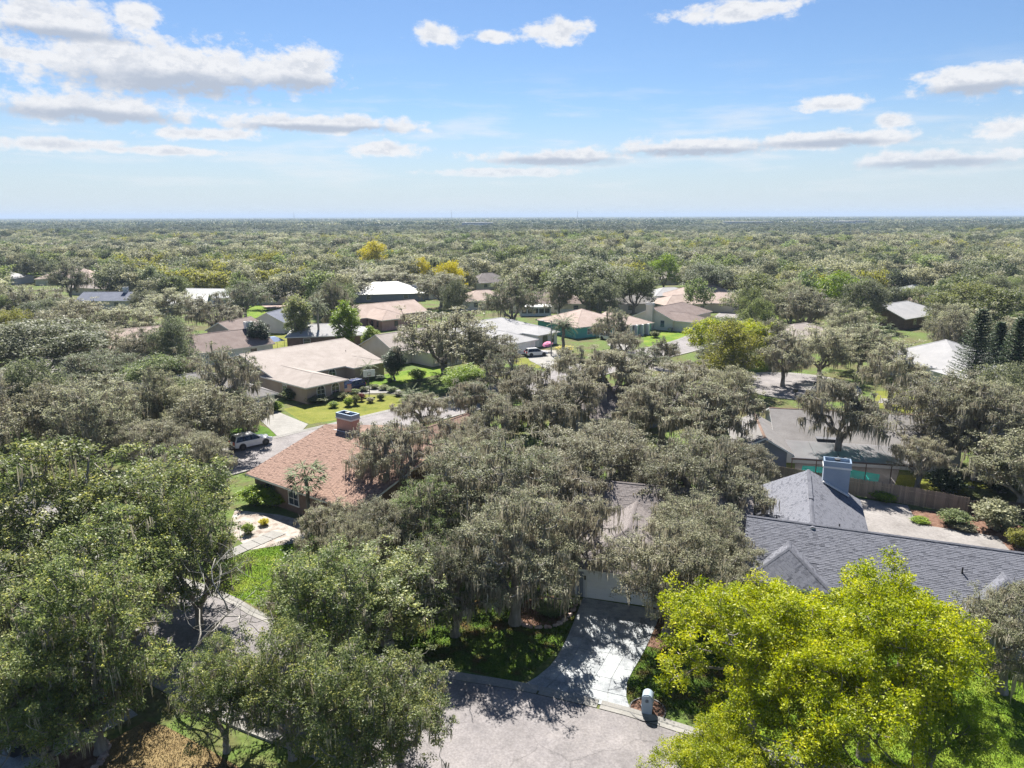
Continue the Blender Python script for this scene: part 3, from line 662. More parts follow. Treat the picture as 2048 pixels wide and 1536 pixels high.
m = MB(); m.box(-0.04, -0.06, 0, 0.1, 0.1, 2.4); m.build('corner_board', TRIM, A)
m = MB(); m.box(0.62, -0.12, 1.45, 0.74, -0.004, 1.75); m.build('wall_lamp', BLACK, A)
window(A, (-2.5, 5.99, 0.9), (0, -1), 1.5, 1.2); window(A, (9.3, 3.39, 0.9), (0, -1), 1.4, 1.2)
m = MB(); m.box(-1.5, 5.95, 0, -0.5, 5.99, 2.1); m.build('door', W_BROWN, A)
keep(A, 3, 10, 11); keep(A, -6, 10, 8)

# B: slate roofed house on the right
B = house('slate grey shingled house with blue chimney and concrete patio', (17.8, 49.7), -20.8, rad=8)
E_, PT = 2.7, 0.49
rf, F = wing(B, 0.3, -4.3, 21, 4.3, W_BLUE, SH_B, E_, PT, 'u', 'gg', 0.45, caps=SH_B)
tabs([F[0]], rf, SH_B, single=300, near=Vector((11, -4.5, 2.8)), seed=5, skip=lambda p: (1.0 < p.x < 4.9 and p.y < -3.2) or (14.3 < p.x < 17.7 and p.y < -3.2))
pipes(rf, [(13.6, -2.2, 3.95)])
rf, F = wing(B, 0.5, 0.0, 8.4, 12.0, W_BLUE, SH_B, E_ + 0.0, 0.51, 'v', 'gg', 0.45, caps=SH_B); tabs([F[0], F[1]], rf, SH_B, seed=6)
pipes(rf, [(2.0, 3.2, 3.55), (6.5, 3.0, 3.7)])
m = MB(); m.box(4.3, 5.2, 5.0, 4.6, 11.2, 5.06); m.build('ridge_vent', SH_B, rf)
for (u0, u1) in ((0.5, 5.3), (13.6, 18.4)):
    rf, F = wing(B, u0, -5.2, u1, -1.0, W_BLUE, SH_B, E_ - 0.05, 0.55, 'v', 'hg', 0.45, caps=SH_B); tabs([F[0], F[1], F[2]], rf, SH_B, seed=7)
chimney(B, 5.6, 11.2, 7.7, 12.4, 2.5, 5.75, W_CHB, CAPM)
m = MB(); m.box(5.5, 10.9, 3.95, 7.9, 11.19, 4.05, 0, Matrix.Translation((6.7, 11, 4)) @ Matrix.Rotation(R(27), 4, 'Y') @ Matrix.Translation((-6.7, -11, -4))); m.build('flashing', TRIM, B)
window(B, (8.0, -4.31, 0.8), (0, -1), 1.8, 1.3); window(B, (11.0, -4.31, 0.8), (0, -1), 1.2, 1.3); window(B, (16.0, -5.21, 0.8), (0, -1), 1.6, 1.3)
m = MB(); m.box(9.4, -4.36, 0, 10.3, -4.302, 2.1); m.build('door', W_WHITE, B)
keep(B, 12, 0, 9); keep(B, 20, 0, 8); keep(B, 4, 8, 8); keep(B, 12, 10, 8); keep(B, 17, 10, 5)
def to_world(root, x, y, z=0): return root.matrix_basis @ Vector((x, y, z))
sl = [to_world(B, *p) for p in ((8.6, 4.9), (21, 4.9), (20.2, 12.4), (20.0, 14.8), (14.0, 15.2), (13.8, 19.7), (8.9, 19.9))]
m = MB(); m.prism([(p.x, p.y) for p in sl], 0, 0.08); tag(m.build('patio', CONCP), 'wide pale concrete patio behind the slate roofed house', kind='structure')

# C: grey house with the lanai and pool behind the fence
C_ = house('grey shingled house with screened lanai roof above a green pool', (28.5, 74.5), -12, rad=10)
rf, F = wing(C_, 1.0, 1.5, 19.5, 12.5, W_WHITE, SH_GREY, 2.7, 0.36, 'u', 'gg', 0.5, caps=W_BROWN)
m = MB(); m.box(4.9, 1.2, 3.0, 7.2, 3.0, 3.14, 0, Matrix.Translation((0, 0, -0.05)) @ Matrix.Shear('XY', 4, (0, 0))); m.build('skylight', paint('dark_roof_panel', (0.09, 0.09, 0.10), 0.5), rf)
pipes(rf, [(3.6, 4.2, 4.1)])
rf, F = wing(C_, -3.6, -3.0, 1.2, 6.0, W_BLUE, SH_GREY, 2.6, 0.55, 'v', 'gg', 0.6, caps=W_BROWN)
lan = empty('lanai', (0, 0, 0), 0, C_)
PANEL = surf('panel_grey', [(0.22, 0.21, 0.22), (0.30, 0.29, 0.30)], 0.5, 0.7)
_t = PANEL.node_tree.nodes.new('ShaderNodeBsdfTranslucent'); _t.inputs[0].default_value = (0.62, 0.62, 0.64, 1); _x = PANEL.node_tree.nodes.new('ShaderNodeMixShader'); _x.inputs[0].default_value = 0.5
PANEL.node_tree.links.new(PANEL.node_tree.nodes['Principled BSDF'].outputs[0], _x.inputs[1]); PANEL.node_tree.links.new(_t.outputs[0], _x.inputs[2]); PANEL.node_tree.links.new(_x.outputs[0], PANEL.node_tree.nodes['Material Output'].inputs[0])
for k in range(5):
    m = MB(); x0 = 1.6 + k * 2.4; m.face([(x0 + 0.02, -3.9, 2.42), (x0 + 2.38, -3.9, 2.42), (x0 + 2.38, 1.1, 2.78), (x0 + 0.02, 1.1, 2.78)]); 
    m.face([(x0 + 0.02, -3.9, 2.36), (x0 + 2.38, -3.9, 2.36), (x0 + 2.38, -3.9, 2.42), (x0 + 0.02, -3.9, 2.42)]); m.build('roof_panel', PANEL, lan)
for k in range(6): m = MB(); x0 = 1.6 + k * 2.4; m.box(x0 - 0.04, -3.88, 0, x0 + 0.04, -3.8, 2.36); m.build('post', W_BROWN, lan)
m = MB(); m.box(1.5, -3.95, 2.2, 13.8, -3.905, 2.36); m.build('gutter', W_BROWN, lan)
keep(C_, 12, 6, 10); keep(C_, 6, -5, 7)
pw = [survey(x, y) for x, y in ((1590, 962), (1785, 985), (1800, 935), (1590, 920))]
m = MB(); m.prism([(p.x, p.y) for p in pw], 0, 0.05); tag(m.build('pool_deck', CONCP), 'concrete deck round the green pool', kind='structure')
pw = [survey(x, y) for x, y in ((1600, 955), (1755, 972), (1760, 950), (1690, 938), (1605, 932))]
m = MB(); m.prism([(p.x, p.y) for p in pw], 0, 0.058); tag(m.build('swimming_pool', POOL), 'emerald green swimming pool behind the wooden fence', 'pool')

# D: russet corner house
D = house('russet shingled corner house with terracotta chimney', (-26.0, 65.4), -36, rad=9)
rf, F = wing(D, 0.5, 0.6, 15.2, 19.6, W_BROWN, SH_D, 2.62, 0.255, 'u', 'gg', 0.6); tabs([F[0]], rf, SH_D, course=0.16, tab=0.36, seed=8, thick=0.028)
rf2, F = wing(D, 4.5, 14.0, 11.5, 24.0, W_BROWN, SH_D, 2.7, 0.45, 'v', 'gg', 0.5)
chimney(D, 2.0, 9.9, 4.3, 11.0, 4.0, 6.3, W_CHD, CAPM)
m = MB(); m.box(1.75, 9.55, 4.95, 4.85, 9.88, 5.12); m.build('flashing', TRIM, D)
window(D, (3.0, 0.59, 0.8), (0, -1), 1.4, 1.25, W_BROWN); window(D, (6.5, 0.59, 0.8), (0, -1), 1.4, 1.25); window(D, (0.49, 7, 0.8), (-1, 0), 1.4, 1.25)
keep(D, 8, 9, 12); keep(D, 12, 3, 7); keep(D, 8, 18, 7)

# E: tan stucco house with the arched windows
E1 = house('tan stucco house with arched windows and wide sandy roof', (-30.2, 100.8), 49, rad=9)
rf, F = wing(E1, 0.6, 0.6, 7.2, 12, W_TAN, SH_TAN, 2.6, 0.30, 'v', 'hg', 0.55)
rf, F = wing(E1, 1.0, 9.4, 20.6, 29.2, W_TAN, SH_TAN, 2.62, 0.25, 'u', 'gg', 0.6); pipes(rf, [(17.5, 14.0, 3.75), (4.0, 12.0, 3.3)])
rf, F = wing(E1, 14.0, 7.0, 20.2, 11, W_TAN, SH_TAN, 2.55, 0.27, 'v', 'hg', 0.5)
for x, y, nx, ny in ((3.0, 0.59, 0, -1), (5.6, 0.59, 0, -1), (11.2, 9.39, 0, -1), (16.8, 6.99, 0, -1)): window(E1, (x, y, 0.5), (nx, ny), 1.3, 1.9, None, True, 2, 3)
window(E1, (0.59, 6.5, 0.8), (-1, 0), 1.1, 1.4)
keep(E1, 5, 8, 10); keep(E1, 12, 18, 14)

# E2: grey house with white garage
E2 = house('grey roofed house with white garage at the drive behind the white car', (-34.0, 98.5), 45, rad=8)
wing(E2, -6.4, 0, 0, 7, W_WHITE, SH_GREY, 2.5, 0.42, 'v', 'hg', 0.5)
wing(E2, -20, 5.5, -0.3, 16, W_WHITE, SH_GREY, 2.6, 0.4, 'u', 'hh', 0.5)
garage_door(E2, (-3.0, -0.002, 0.02), (0, -1)); window(E2, (-10, 5.49, 0.8), (0, -1), 1.6, 1.2)
m = MB(); m.box(-0.42, -0.12, 1.5, -0.28, -0.004, 1.8); m.build('wall_lamp', BLACK, E2)
keep(E2, -8, 8, 11)

# F: cream gabled house
F1 = house('cream gabled house with taupe roof beside the dark round tree', (-21.7, 129.3), 47, rad=9)
wing(F1, 0, 0, 15, 10.6, W_CREAM, SH_TAN, 2.65, 0.46, 'u', 'gg', 0.4)
wing(F1, 4.0, -6, 11, 4, W_CREAM, SH_TAN, 2.6, 0.4, 'v', 'hg', 0.4)
window(F1, (6.0, -6.01, 0.7), (0, -1), 1.0, 1.4); window(F1, (8.4, -6.01, 0.7), (0, -1), 1.0, 1.4)
m = MB(); m.box(5, -7.6, 0, 10, -7.3, 0.6); m.build('planter', W_CREAM, F1)
keep(F1, 8, 5, 10)

# G: pink brick house
G1 = house('pink brick house with fawn gabled roof by the board fence', (-31.4, 170.6), 42, rad=8)
wing(G1, 0, 0, 8, 9, W_PINK, SH_SAL, 2.6, 0.42, 'v', 'hg', 0.4); wing(G1, -2.5, 7, 18, 19, W_PINK, SH_SAL, 2.6, 0.4, 'u', 'gg', 0.4)
for y in (2, 4.5, 7): window(G1, (-0.01, y, 0.8), (-1, 0), 0.8, 1.3, W_BROWN)
window(G1, (4, -0.01, 0.9), (0, -1), 0.9, 1.2, W_BROWN); keep(G1, 8, 10, 12)

# H: white house with pale roof
H1 = house('long white house with very pale grey hipped roof beside the palm', (-1.2, 136.9), 46, rad=9)
wing(H1, 0, 0, 8.6, 10, W_WHITE, SH_PALE, 2.55, 0.36, 'v', 'hg', 0.5)
wing(H1, -1.0, 7.5, 21, 22, W_WHITE, SH_PALE, 2.6, 0.33, 'u', 'hh', 0.5)
wing(H1, 13, 3, 19, 10, W_WHITE, SH_PALE, 2.57, 0.36, 'v', 'hg', 0.5)
garage_door(H1, (4.6, -0.002, 0.02), (0, -1), 5.0); window(H1, (15, 2.99, 0.5), (0, -1), 1.3, 1.8, BLACK, True); window(H1, (17.4, 2.99, 0.6), (0, -1), 0.8, 1.5, BLACK)
window(H1, (-0.01, 3.0, 0.8), (-1, 0), 0.9, 1.2)
m = MB(); m.box(-1.5, 1.5, 0, -0.2, 3.2, 1.5); m.build('utility_cabinet', W_WHITE, H1)
keep(H1, 8, 10, 13)

# I: teal house
I1 = house('teal stucco house with fawn roof and pillared porch', (14.5, 158.5), 33, rad=9)
wing(I1, 0, 0, 15, 15, W_TEAL, SH_SAL, 2.6, 0.36, 'u', 'hh', 0.5)
wing(I1, 11, -4.0, 19, 7, W_TEAL, SH_SAL, 2.6, 0.36, 'v', 'hg', 0.6)
for x in (12, 13.8, 15.6, 17.4): m = MB(); m.box(x - 0.2, -5.2, 0, x + 0.2, -3.9, 2.6); m.build('column', WHITE, I1)
window(I1, (13, -4.01, 0.3), (0, -1), 1.2, 2.0); window(I1, (16.4, -4.01, 0.3), (0, -1), 1.2, 2.0, None, True); window(I1, (4, -0.01, 0.8), (0, -1), 1.5, 1.2)
keep(I1, 8, 5, 12)

# J: beige house with chimney
J1 = house('beige gabled house with tall end chimney and white garage', (38.9, 168.5), 50, rad=9)
wing(J1, 0, 0.5, 21, 11.5, W_CREAM, SH_BRN, 2.65, 0.44, 'u', 'gh', 0.4); wing(J1, 0.5, -4.5, 7.8, 6, W_CREAM, SH_BRN, 2.6, 0.4, 'v', 'hg', 0.4)
garage_door(J1, (4.2, -4.502, 0.02), (0, -1)); chimney(J1, -0.85, 5.6, -0.01, 7.4, 0, 5.9, W_CREAM, TRIM)
window(J1, (-0.01, 3.2, 0.9), (-1, 0), 0.9, 1.4, W_BLUE); window(J1, (-0.01, 9.4, 0.9), (-1, 0), 0.8, 1.0)
m = MB(); m.box(-1.2, 0.2, 0, -0.3, 1.1, 0.95); m.build('air_conditioner', METALG, J1)
keep(J1, 9, 4, 13)

# further houses: (roof pixel x, y, label, wall, roof, half length, half depth, rotation, axis ends, pitch)
def far_house(px, py, label, wall, roofm, hl, hd, rot, ends='hh', pitch=0.4, name='house', wins=2, zr=4.4, eave=2.6):
    p = survey(px, py, zr); o = house(label, (p.x, p.y), rot, name, max(hl, hd))
    wing(o, -hl, -hd, hl, hd, wall, roofm, eave, pitch, 'u', ends, 0.4)
    for k in range(wins): x = -hl + 2 * hl * (k + 0.5) / wins; window(o, (x, -hd - 0.01, 0.9), (0, -1), 1.3, 1.2, None, False, 1, 2)
    window(o, (-hl - 0.01, 0, 0.9), (-1, 0), 1.0, 1.2, None, False, 1, 2)
    return o
K1 = far_house(232, 668, 'sandy roofed house among the grey left oaks', W_WHITE, SH_SAL, 9, 6, 40, 'gg', 0.42)
K2 = far_house(440, 672, 'tan roofed house with white gable wall and white chimney above the blue pool', W_WHITE, SH_BRN, 8, 5.5, 45, 'gg', 0.45)
chimney(K2, 5.2, -0.6, 6.6, 0.6, 3.5, 6.0, W_WHITE, TRIM)
pw = [survey(x, y) for x, y in ((362, 735), (425, 726), (420, 716), (366, 722))]
m = MB(); m.prism([(p.x, p.y) for p in pw], 0, 0.06); tag(m.build('swimming_pool', POOLB), 'pale turquoise pool behind the white gabled house', 'pool')
far_house(470, 640, 'taupe shed like house end beside the white vinyl fence', surf('siding_taupe', [(0.28, 0.25, 0.23), (0.34, 0.31, 0.29)], 1), SH_BRN, 5, 3.5, 70, 'gg', 0.5)
far_house(562, 622, 'small white gabled house with blue grey roof', W_WHITE, SH_BLUE, 7, 4.2, 80, 'gg', 0.5)
far_house(655, 648, 'low house with grey white roof behind the palm trunk', W_BROWN, SH_PALE, 8, 5, 10, 'hh', 0.35)
far_house(145, 545, 'salmon roofed house beyond the flat topped oak', W_CREAM, SH_SAL, 12, 8, 20, 'hh', 0.4)
far_house(200, 563, 'fawn roofed house beside the salmon one', W_CREAM, SH_TAN, 9, 6, -20, 'gg', 0.45)
k3 = far_house(222, 586, 'dark blue roofed house with white chimney', W_CREAM, SH_BLUE, 8, 5, 0, 'gg', 0.4); chimney(k3, 4, -0.6, 5.2, 0.6, 3, 5.6, W_WHITE, TRIM)
far_house(8, 546, 'pale blue roofed house sunk in the far trees', W_WHITE, SH_PALE, 8, 6, 0, 'hh', 0.35)
far_house(350, 592, 'white metal roofed house glimpsed through bare oak limbs', W_BLUE, SH_WHT, 9, 6, 15, 'gg', 0.35)
far_house(425, 580, 'second white metal roof behind the spreading oak', W_WHITE, SH_WHT, 9, 6, -10, 'gg', 0.35)
far_house(772, 572, 'large white metal roofed house under hanging moss', W_BLUE, SH_WHT, 12, 8, 12, 'hh', 0.38)
far_house(858, 568, 'plain white gable ended house', W_WHITE, SH_WHT, 7, 5, 60, 'gg', 0.5)
far_house(975, 553, 'dark brown roof among the oaks', W_CREAM, SH_A, 8, 6, 30, 'hh', 0.5)
far_house(965, 585, 'fawn hipped roof house with cream walls', W_CREAM, SH_SAL, 8, 6, 20, 'hh', 0.4)
far_house(1095, 590, 'long taupe roofed house with beige wall', W_CREAM, SH_BRN, 11, 6, -4, 'hh', 0.42, wins=4)
far_house(1268, 590, 'grey roof behind the beige chimney', W_CREAM, SH_GREY, 9, 6, 20, 'hh', 0.38)
far_house(1400, 578, 'big salmon tiled hipped house', W_CREAM, SH_SAL, 11, 8, 40, 'hh', 0.42)
far_house(1362, 592, 'salmon roofed wing in front of the big salmon house', W_CREAM, SH_SAL, 8, 5, 20, 'hh', 0.4)
far_house(1450, 590, 'salmon roofed porch house beside the dark oak', W_CREAM, SH_SAL, 8, 6, -25, 'hh', 0.4)
far_house(1338, 576, 'pale grey roof behind the salmon houses', W_WHITE, SH_PALE, 7, 5, 15, 'hh', 0.38)
far_house(1338, 545, 'distant fawn roof under the golden tree', W_CREAM, SH_TAN, 9, 6, 10, 'hh', 0.38)
far_house(1815, 556, 'rosy brown hipped roof beyond the white roofs', W_PINK, SH_BRN, 12, 8, 10, 'hh', 0.4)
far_house(1812, 578, 'pale greenish white metal roof', W_CREAM, SH_WHT, 10, 6, 45, 'gg', 0.42)
far_house(1818, 592, 'narrow salmon roof between two white roofs', W_CREAM, SH_SAL, 8, 5, 45, 'gg', 0.4)
far_house(1800, 612, 'white grey metal roof with front gable', W_BROWN, SH_PALE, 10, 6.5, 35, 'gh', 0.42)
far_house(1600, 650, 'grey fawn roof peeping over the court oaks', W_CREAM, SH_TAN, 7, 5, 30, 'hh', 0.4)
far_house(1890, 692, 'pale lilac grey hipped roof before the tall pines', W_WHITE, SH_PALE, 8, 8, 30, 'hh', 0.42, zr=5)
far_house(2010, 728, 'low pale roof beyond the tall pines', W_WHITE, SH_PALE, 8, 5, 10, 'hh', 0.3)
far_house(1915, 508, 'distant tan roof in the far trees', W_CREAM, SH_TAN, 10, 7, 5, 'hh', 0.4)
far_house(1860, 508, 'distant white roof in the far trees', W_WHITE, SH_PALE, 9, 7, -5, 'hh', 0.4)
for k_, (px_, py_, rm_) in enumerate(((60, 505, SH_PALE), (260, 500, SH_TAN), (420, 497, SH_PALE), (610, 500, SH_TAN), (700, 505, SH_PALE), (1010, 508, SH_PALE), (1120, 498, SH_SAL), (1240, 505, SH_TAN), (1480, 505, SH_PALE), (1560, 498, SH_SAL), (1700, 505, SH_TAN), (1770, 498, SH_PALE), (1990, 505, SH_PALE))):
    o_ = far_house(px_, py_, 'distant pale roof half sunk in the far treetops', W_CREAM, rm_, 12, 8, (k_ * 37) % 60 - 30, 'hh', 0.42, wins=1, zr=6.5, eave=3.6); o_['group'] = 'distant roofs in the far treetops'
far_house(530, 578, 'shaded grey house behind two dark cars', W_WHITE, SH_GREY, 9, 6, 5, 'gg', 0.4)
far_house(1238, 778, 'dark roofed blue grey house hidden by thin mossy oaks', W_BLUE, SH_A, 8, 5, 30, 'gg', 0.42, wins=3)
# white flat carport with dark openings
cp = survey(1070, 630); cr = empty('carport', (cp.x, cp.y, 0), R(5)); tag(cr, 'flat white garden room with dark openings', 'carport'); HOUSES.append((cp.x, cp.y, 5))
m = MB(); m.box(-4.5, -2.6, 2.4, 4.5, 2.6, 2.62); m.build('roof', WHITE, cr)
m = MB(); m.box(-4.2, -2.3, 0, 4.2, 2.3, 2.4); m.build('wall', W_WHITE, cr)
for k in range(5): m = MB(); m.box(-3.9 + k * 1.6, -2.33, 0.8, -2.6 + k * 1.6, -2.302, 2.1); m.build('opening', BLACK, cr)

# ------------------------------------------------------------------ trees
def frusta(P0, P1, R0, R1, n):
    """Tapered tubes for many segments at once."""
    d = P1 - P0; ln = np.linalg.norm(d, axis=1, keepdims=True); d = d / np.maximum(ln, 1e-6)
    ref = np.where(np.abs(d[:, 2:3]) > 0.9, np.array([[1.0, 0, 0]]), np.array([[0, 0, 1.0]]))
    a = np.cross(d, ref); a /= np.linalg.norm(a, axis=1, keepdims=True); b = np.cross(d, a)
    t = np.arange(n) * 2 * np.pi / n
    ring = a[:, None, :] * np.cos(t)[None, :, None] + b[:, None, :] * np.sin(t)[None, :, None]
    V = np.concatenate([P0[:, None, :] + ring * R0[:, None, None], (P1 + d * (R1[:, None] * 0.3))[:, None, :] + ring * R1[:, None, None]], axis=1)
    k = np.arange(len(P0))[:, None] * 2 * n; i = np.arange(n)[None, :]; j = (i + 1) % n
    F = np.stack([k + i, k + j, k + n + j, k + n + i], axis=2).reshape(-1, 4)
    return V.reshape(-1, 3), F
def leaves(pos, dirs, nrm, L_, Wd):
    t = dirs - nrm * np.sum(dirs * nrm, axis=1, keepdims=True); t /= np.maximum(np.linalg.norm(t, axis=1, keepdims=True), 1e-6)
    b = np.cross(nrm, t); L_ = L_[:, None]; Wd = Wd[:, None]
    V = np.stack([pos, pos + t * L_ * 0.45 + b * Wd + nrm * L_ * 0.05, pos + t * L_ - nrm * L_ * 0.08, pos + t * L_ * 0.45 - b * Wd + nrm * L_ * 0.05], axis=1)
    F = np.arange(len(pos) * 4).reshape(-1, 4)
    return V.reshape(-1, 3), F
def unit(rn, n):
    v = rn.normal(size=(n, 3)); return v / np.linalg.norm(v, axis=1, keepdims=True)

def tree_kind(seed, H=10.0, Rr=5.0, fork=0.28, K=300, per=110, leaf=0.15, cr=0.75, squash=0.5, moss=0, bare=0.05, sides=6, rmin=0.0, trunk_r=0.28,
              shape='dome', hole=0.16, strand=1.0, low=0.75, lw=0.30, stems=1, upn=1.2, pads=12, padded=0.78, padr=1.0, droop=0.30, sprig=0.0, vs=1.0, twig=0.009):
    """Tree: branches grown to reach leaf clumps spread through an uneven crown. Returns bark, crown and moss meshes."""
    rn = np.random.default_rng(seed)
    cb = H * fork; cz = cb + (H - cb) * (0.36 if shape == 'dome' else 0.5)
    su, sd = H - cz - cr * 0.4, (cz - cb) * low
    lob = unit(rn, 9); amp = rn.uniform(0.5, 1.0, 9); holes = unit(rn, 7)
    C = []; tries = 0
    el = 1 + rn.uniform(-0.16, 0.16); S = pads; SC_ = []
    for k in range(S):                                  # the crown is a handful of leafy pads at different heights, not one dome
        a = k * 2.399 + rn.uniform(-0.5, 0.5); q = math.sqrt((k + 0.4) / S) * 0.74; sr = Rr * rn.uniform(0.24, 0.46) * (10 / S) ** 0.4 * padr
        zz = cz + su * (0.86 * (1 - (q / 0.95) ** 2.2) + rn.uniform(-droop, 0.08)) - sr * 0.25
        SC_.append((math.cos(a) * Rr * q * el, math.sin(a) * Rr * q / el, max(zz, cb + sr * 0.3), sr))
    SC_ = np.array(SC_); SW = SC_[:, 3] ** 2; SW /= SW.sum()
    while len(C) < K and tries < K * 40:
        tries += 1; d = unit(rn, 1)[0]
        if shape == 'dome' and d[2] < -0.55: continue
        bump = 0.80 + 0.26 * np.max(np.exp(-6 * (1 - lob @ d)) * amp)
        if np.max(holes @ d) > 1 - hole * 0.35 and rn.random() < 0.8: continue
        r = rn.uniform(0.18, 1.0) ** 0.5 * bump
        p = d * r * np.array([Rr, Rr, su if d[2] > 0 else sd]) + np.array([0, 0, cz])
        if shape == 'dome' and rn.random() < padded:
            c = SC_[rn.choice(S, p=SW)]; d = unit(rn, 1)[0]
            if d[2] < -0.2 and rn.random() < 0.75: continue
            p = c[:3] + d * rn.uniform(0.2, 1.25) ** 0.6 * np.array([c[3], c[3], c[3] * 0.62])
            if p[2] > H - 0.1: continue
        if rn.random() < sprig: p = np.array([0, 0, cz]) + (p - np.array([0, 0, cz])) * rn.uniform(1.05, 1.28)
        if shape == 'column': p[:2] *= 0.9 - 0.35 * abs((p[2] - cz) / su)
        if C and np.min(np.sum((np.array(C) - p) ** 2, axis=1)) < (0.62 * cr) ** 2: continue
        C.append(p)
    C = np.array(C)
    # skeleton
    nodes = []; par = []
    lean = rn.normal(size=2) * 0.05 * H; nt_ = 6
    for k in range(nt_):
        t = k / (nt_ - 1); nodes.append([lean[0] * t * t * fork + rn.normal() * 0.04, lean[1] * t * t * fork + rn.normal() * 0.04, cb * 0.95 * t - (0.15 if k == 0 else 0)]); par.append(k - 1)
    top = nt_ - 1
    for k in range(6):                                   # main limbs
        a = 2 * math.pi * (k + rn.uniform(-0.3, 0.3)) / 6; rr = Rr * rn.uniform(0.35, 0.6); zz = cb + (H - cb) * rn.uniform(0.25, 0.55)
        p0 = np.array(nodes[top]); p1 = np.array([math.cos(a) * rr, math.sin(a) * rr, zz]); last = top - (k % 2)
        for s in range(1, 6):
            t = s / 5; p = np.array(nodes[last if s == 1 else -1]) * 0 + p0 * (1 - t) + p1 * t; p[2] += math.sin(t * math.pi) * (-0.06 * Rr) + rn.normal() * 0.08; p[:2] += rn.normal(size=2) * 0.12
            nodes.append(list(p)); par.append(last if s == 1 else len(nodes) - 2)
    order = np.argsort(np.linalg.norm(C - np.array(nodes[top]), axis=1)); tip_of = {}
    f0 = np.array(nodes[top])
    for ci in order:
        c = C[ci]; NA = np.array(nodes); dd = np.linalg.norm(NA - c, axis=1); df = np.linalg.norm(NA - f0, axis=1)
        dd[:max(1, top - 1)] += 5.0
        i = int(np.argmin(dd + 0.25 * df)); p0 = NA[i]; L_ = np.linalg.norm(c - p0); ns = max(2, min(5, int(L_ / 0.45)))
        last = i
        for s in range(1, ns + 1):
            t = s / ns; p = p0 * (1 - t) + c * t + rn.normal(size=3) * 0.07 * L_ * (1 - t) * 1.5; p[2] -= math.sin(t * math.pi) * 0.07 * L_
            nodes.append(list(p)); par.append(last); last = len(nodes) - 1
        tip_of[ci] = last
    NA = np.array(nodes); par = np.array(par); cnt = np.zeros(len(NA)); 
    for l in tip_of.values(): cnt[l] += 1
    for i in range(len(NA) - 1, 0, -1):
        if par[i] >= 0: cnt[par[i]] += cnt[i]
    rad = trunk_r * (np.maximum(cnt, 0.6) / max(cnt[0], 1)) ** 0.43; rad = np.maximum(rad, twig); rad[0] *= 1.55; rad[1] *= 1.12
    sel = np.array([i for i in range(1, len(NA)) if rad[i] > rmin]); thick = sel[rad[sel] > trunk_r * 0.22]; thin = sel[rad[sel] <= trunk_r * 0.22]
    Vs, Fs = frusta(NA[par[thick]], NA[thick], rad[par[thick]].clip(max=rad[thick] * 1.5), rad[thick], 10 if sides > 5 else 6)
    if len(thin):
        V2, F2 = frusta(NA[par[thin]], NA[thin], np.minimum(rad[par[thin]], rad[thin] * 1.6), rad[thin], max(3, sides - 2)); Fs = np.concatenate([Fs, F2 + len(Vs)]); Vs = np.concatenate([Vs, V2])
    if stems > 1:
        V0, F0 = Vs, Fs
    bark = np_mesh('trunk', Vs, Fs, [BARK], smooth=True)
    # leaves
    live = rn.random(len(C)) > bare; CC = C[live]; nL = rn.poisson(per, len(CC)); idx = np.repeat(np.arange(len(CC)), nL); n = len(idx)
    off = rn.normal(size=(n, 3)); ol = np.linalg.norm(off, axis=1, keepdims=True); off = off / ol * np.minimum(ol, 2.0) ** 0.75
    size = rn.uniform(0.65, 1.3, len(CC))[idx][:, None]
    off = off * np.array([cr, cr, cr * squash]) * 0.62 * size
    # sub-clumps: pull the leaves to a few twig ends in each clump
    sub = unit(rn, len(CC) * 7).reshape(len(CC), 7, 3) * np.array([cr, cr, cr * squash]) * rn.uniform(0.3, 0.95, (len(CC), 7, 1)); pick = rn.integers(0, 7, n)
    off = off * 0.45 + sub[idx, pick] * 0.8
    pos = CC[idx] + off
    dirs = off / np.maximum(np.linalg.norm(off, axis=1, keepdims=True), 1e-5) * 0.7 + unit(rn, n) * 0.9 + np.array([0, 0, 0.05])
    nrm = unit(rn, n) + np.array([0, 0, upn]); nrm /= np.linalg.norm(nrm, axis=1, keepdims=True)
    ll = leaf * rn.uniform(0.6, 1.35, n); V, F = leaves(pos, dirs, nrm, ll, ll * lw)
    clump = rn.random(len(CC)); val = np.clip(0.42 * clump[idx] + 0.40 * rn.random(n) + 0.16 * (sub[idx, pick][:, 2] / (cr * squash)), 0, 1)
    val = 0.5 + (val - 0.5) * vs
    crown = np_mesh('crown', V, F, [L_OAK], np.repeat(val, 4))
    mm = None
    if moss:
        cand = np.array([i for i in range(nt_, len(NA)) if NA[i][2] > cb * 0.9 and rad[i] < trunk_r * 0.5]); wt = 1.0 / (0.5 + (NA[cand][:, 2] - cb).clip(0) / (H - cb)); wt /= wt.sum()
        tn = rn.choice(cand, moss, p=wt); ns = rn.integers(5, 15, moss); ti = np.repeat(np.arange(moss), ns); m = len(ti)
        base = NA[tn[ti]] + rn.normal(size=(m, 3)) * np.array([0.2, 0.2, 0.05]); TL = rn.gamma(3.0, 0.24, moss).clip(0.25, 2.2)[ti] * rn.uniform(0.45, 1.1, m) * strand
        yaw = rn.uniform(0, np.pi, m); sd_ = np.stack([np.cos(yaw), np.sin(yaw), np.zeros(m)], 1); wd = rn.uniform(0.018, 0.048, m) * (0.6 + 0.5 * strand)
        sway = rn.normal(size=(m, 3)) * np.array([0.06, 0.06, 0.0]); rows = []
        for k, (f, w) in enumerate(((0, 0.7), (0.3, 1.0), (0.65, 0.7), (1.0, 0.12))):
            p = base + sway * f * TL[:, None] + rn.normal(size=(m, 3)) * np.array([0.02, 0.02, 0]); p[:, 2] -= TL * f
            rows += [p - sd_ * (wd * w)[:, None], p + sd_ * (wd * w)[:, None]]
        V = np.stack(rows, 1); k = np.arange(m)[:, None, None] * 8
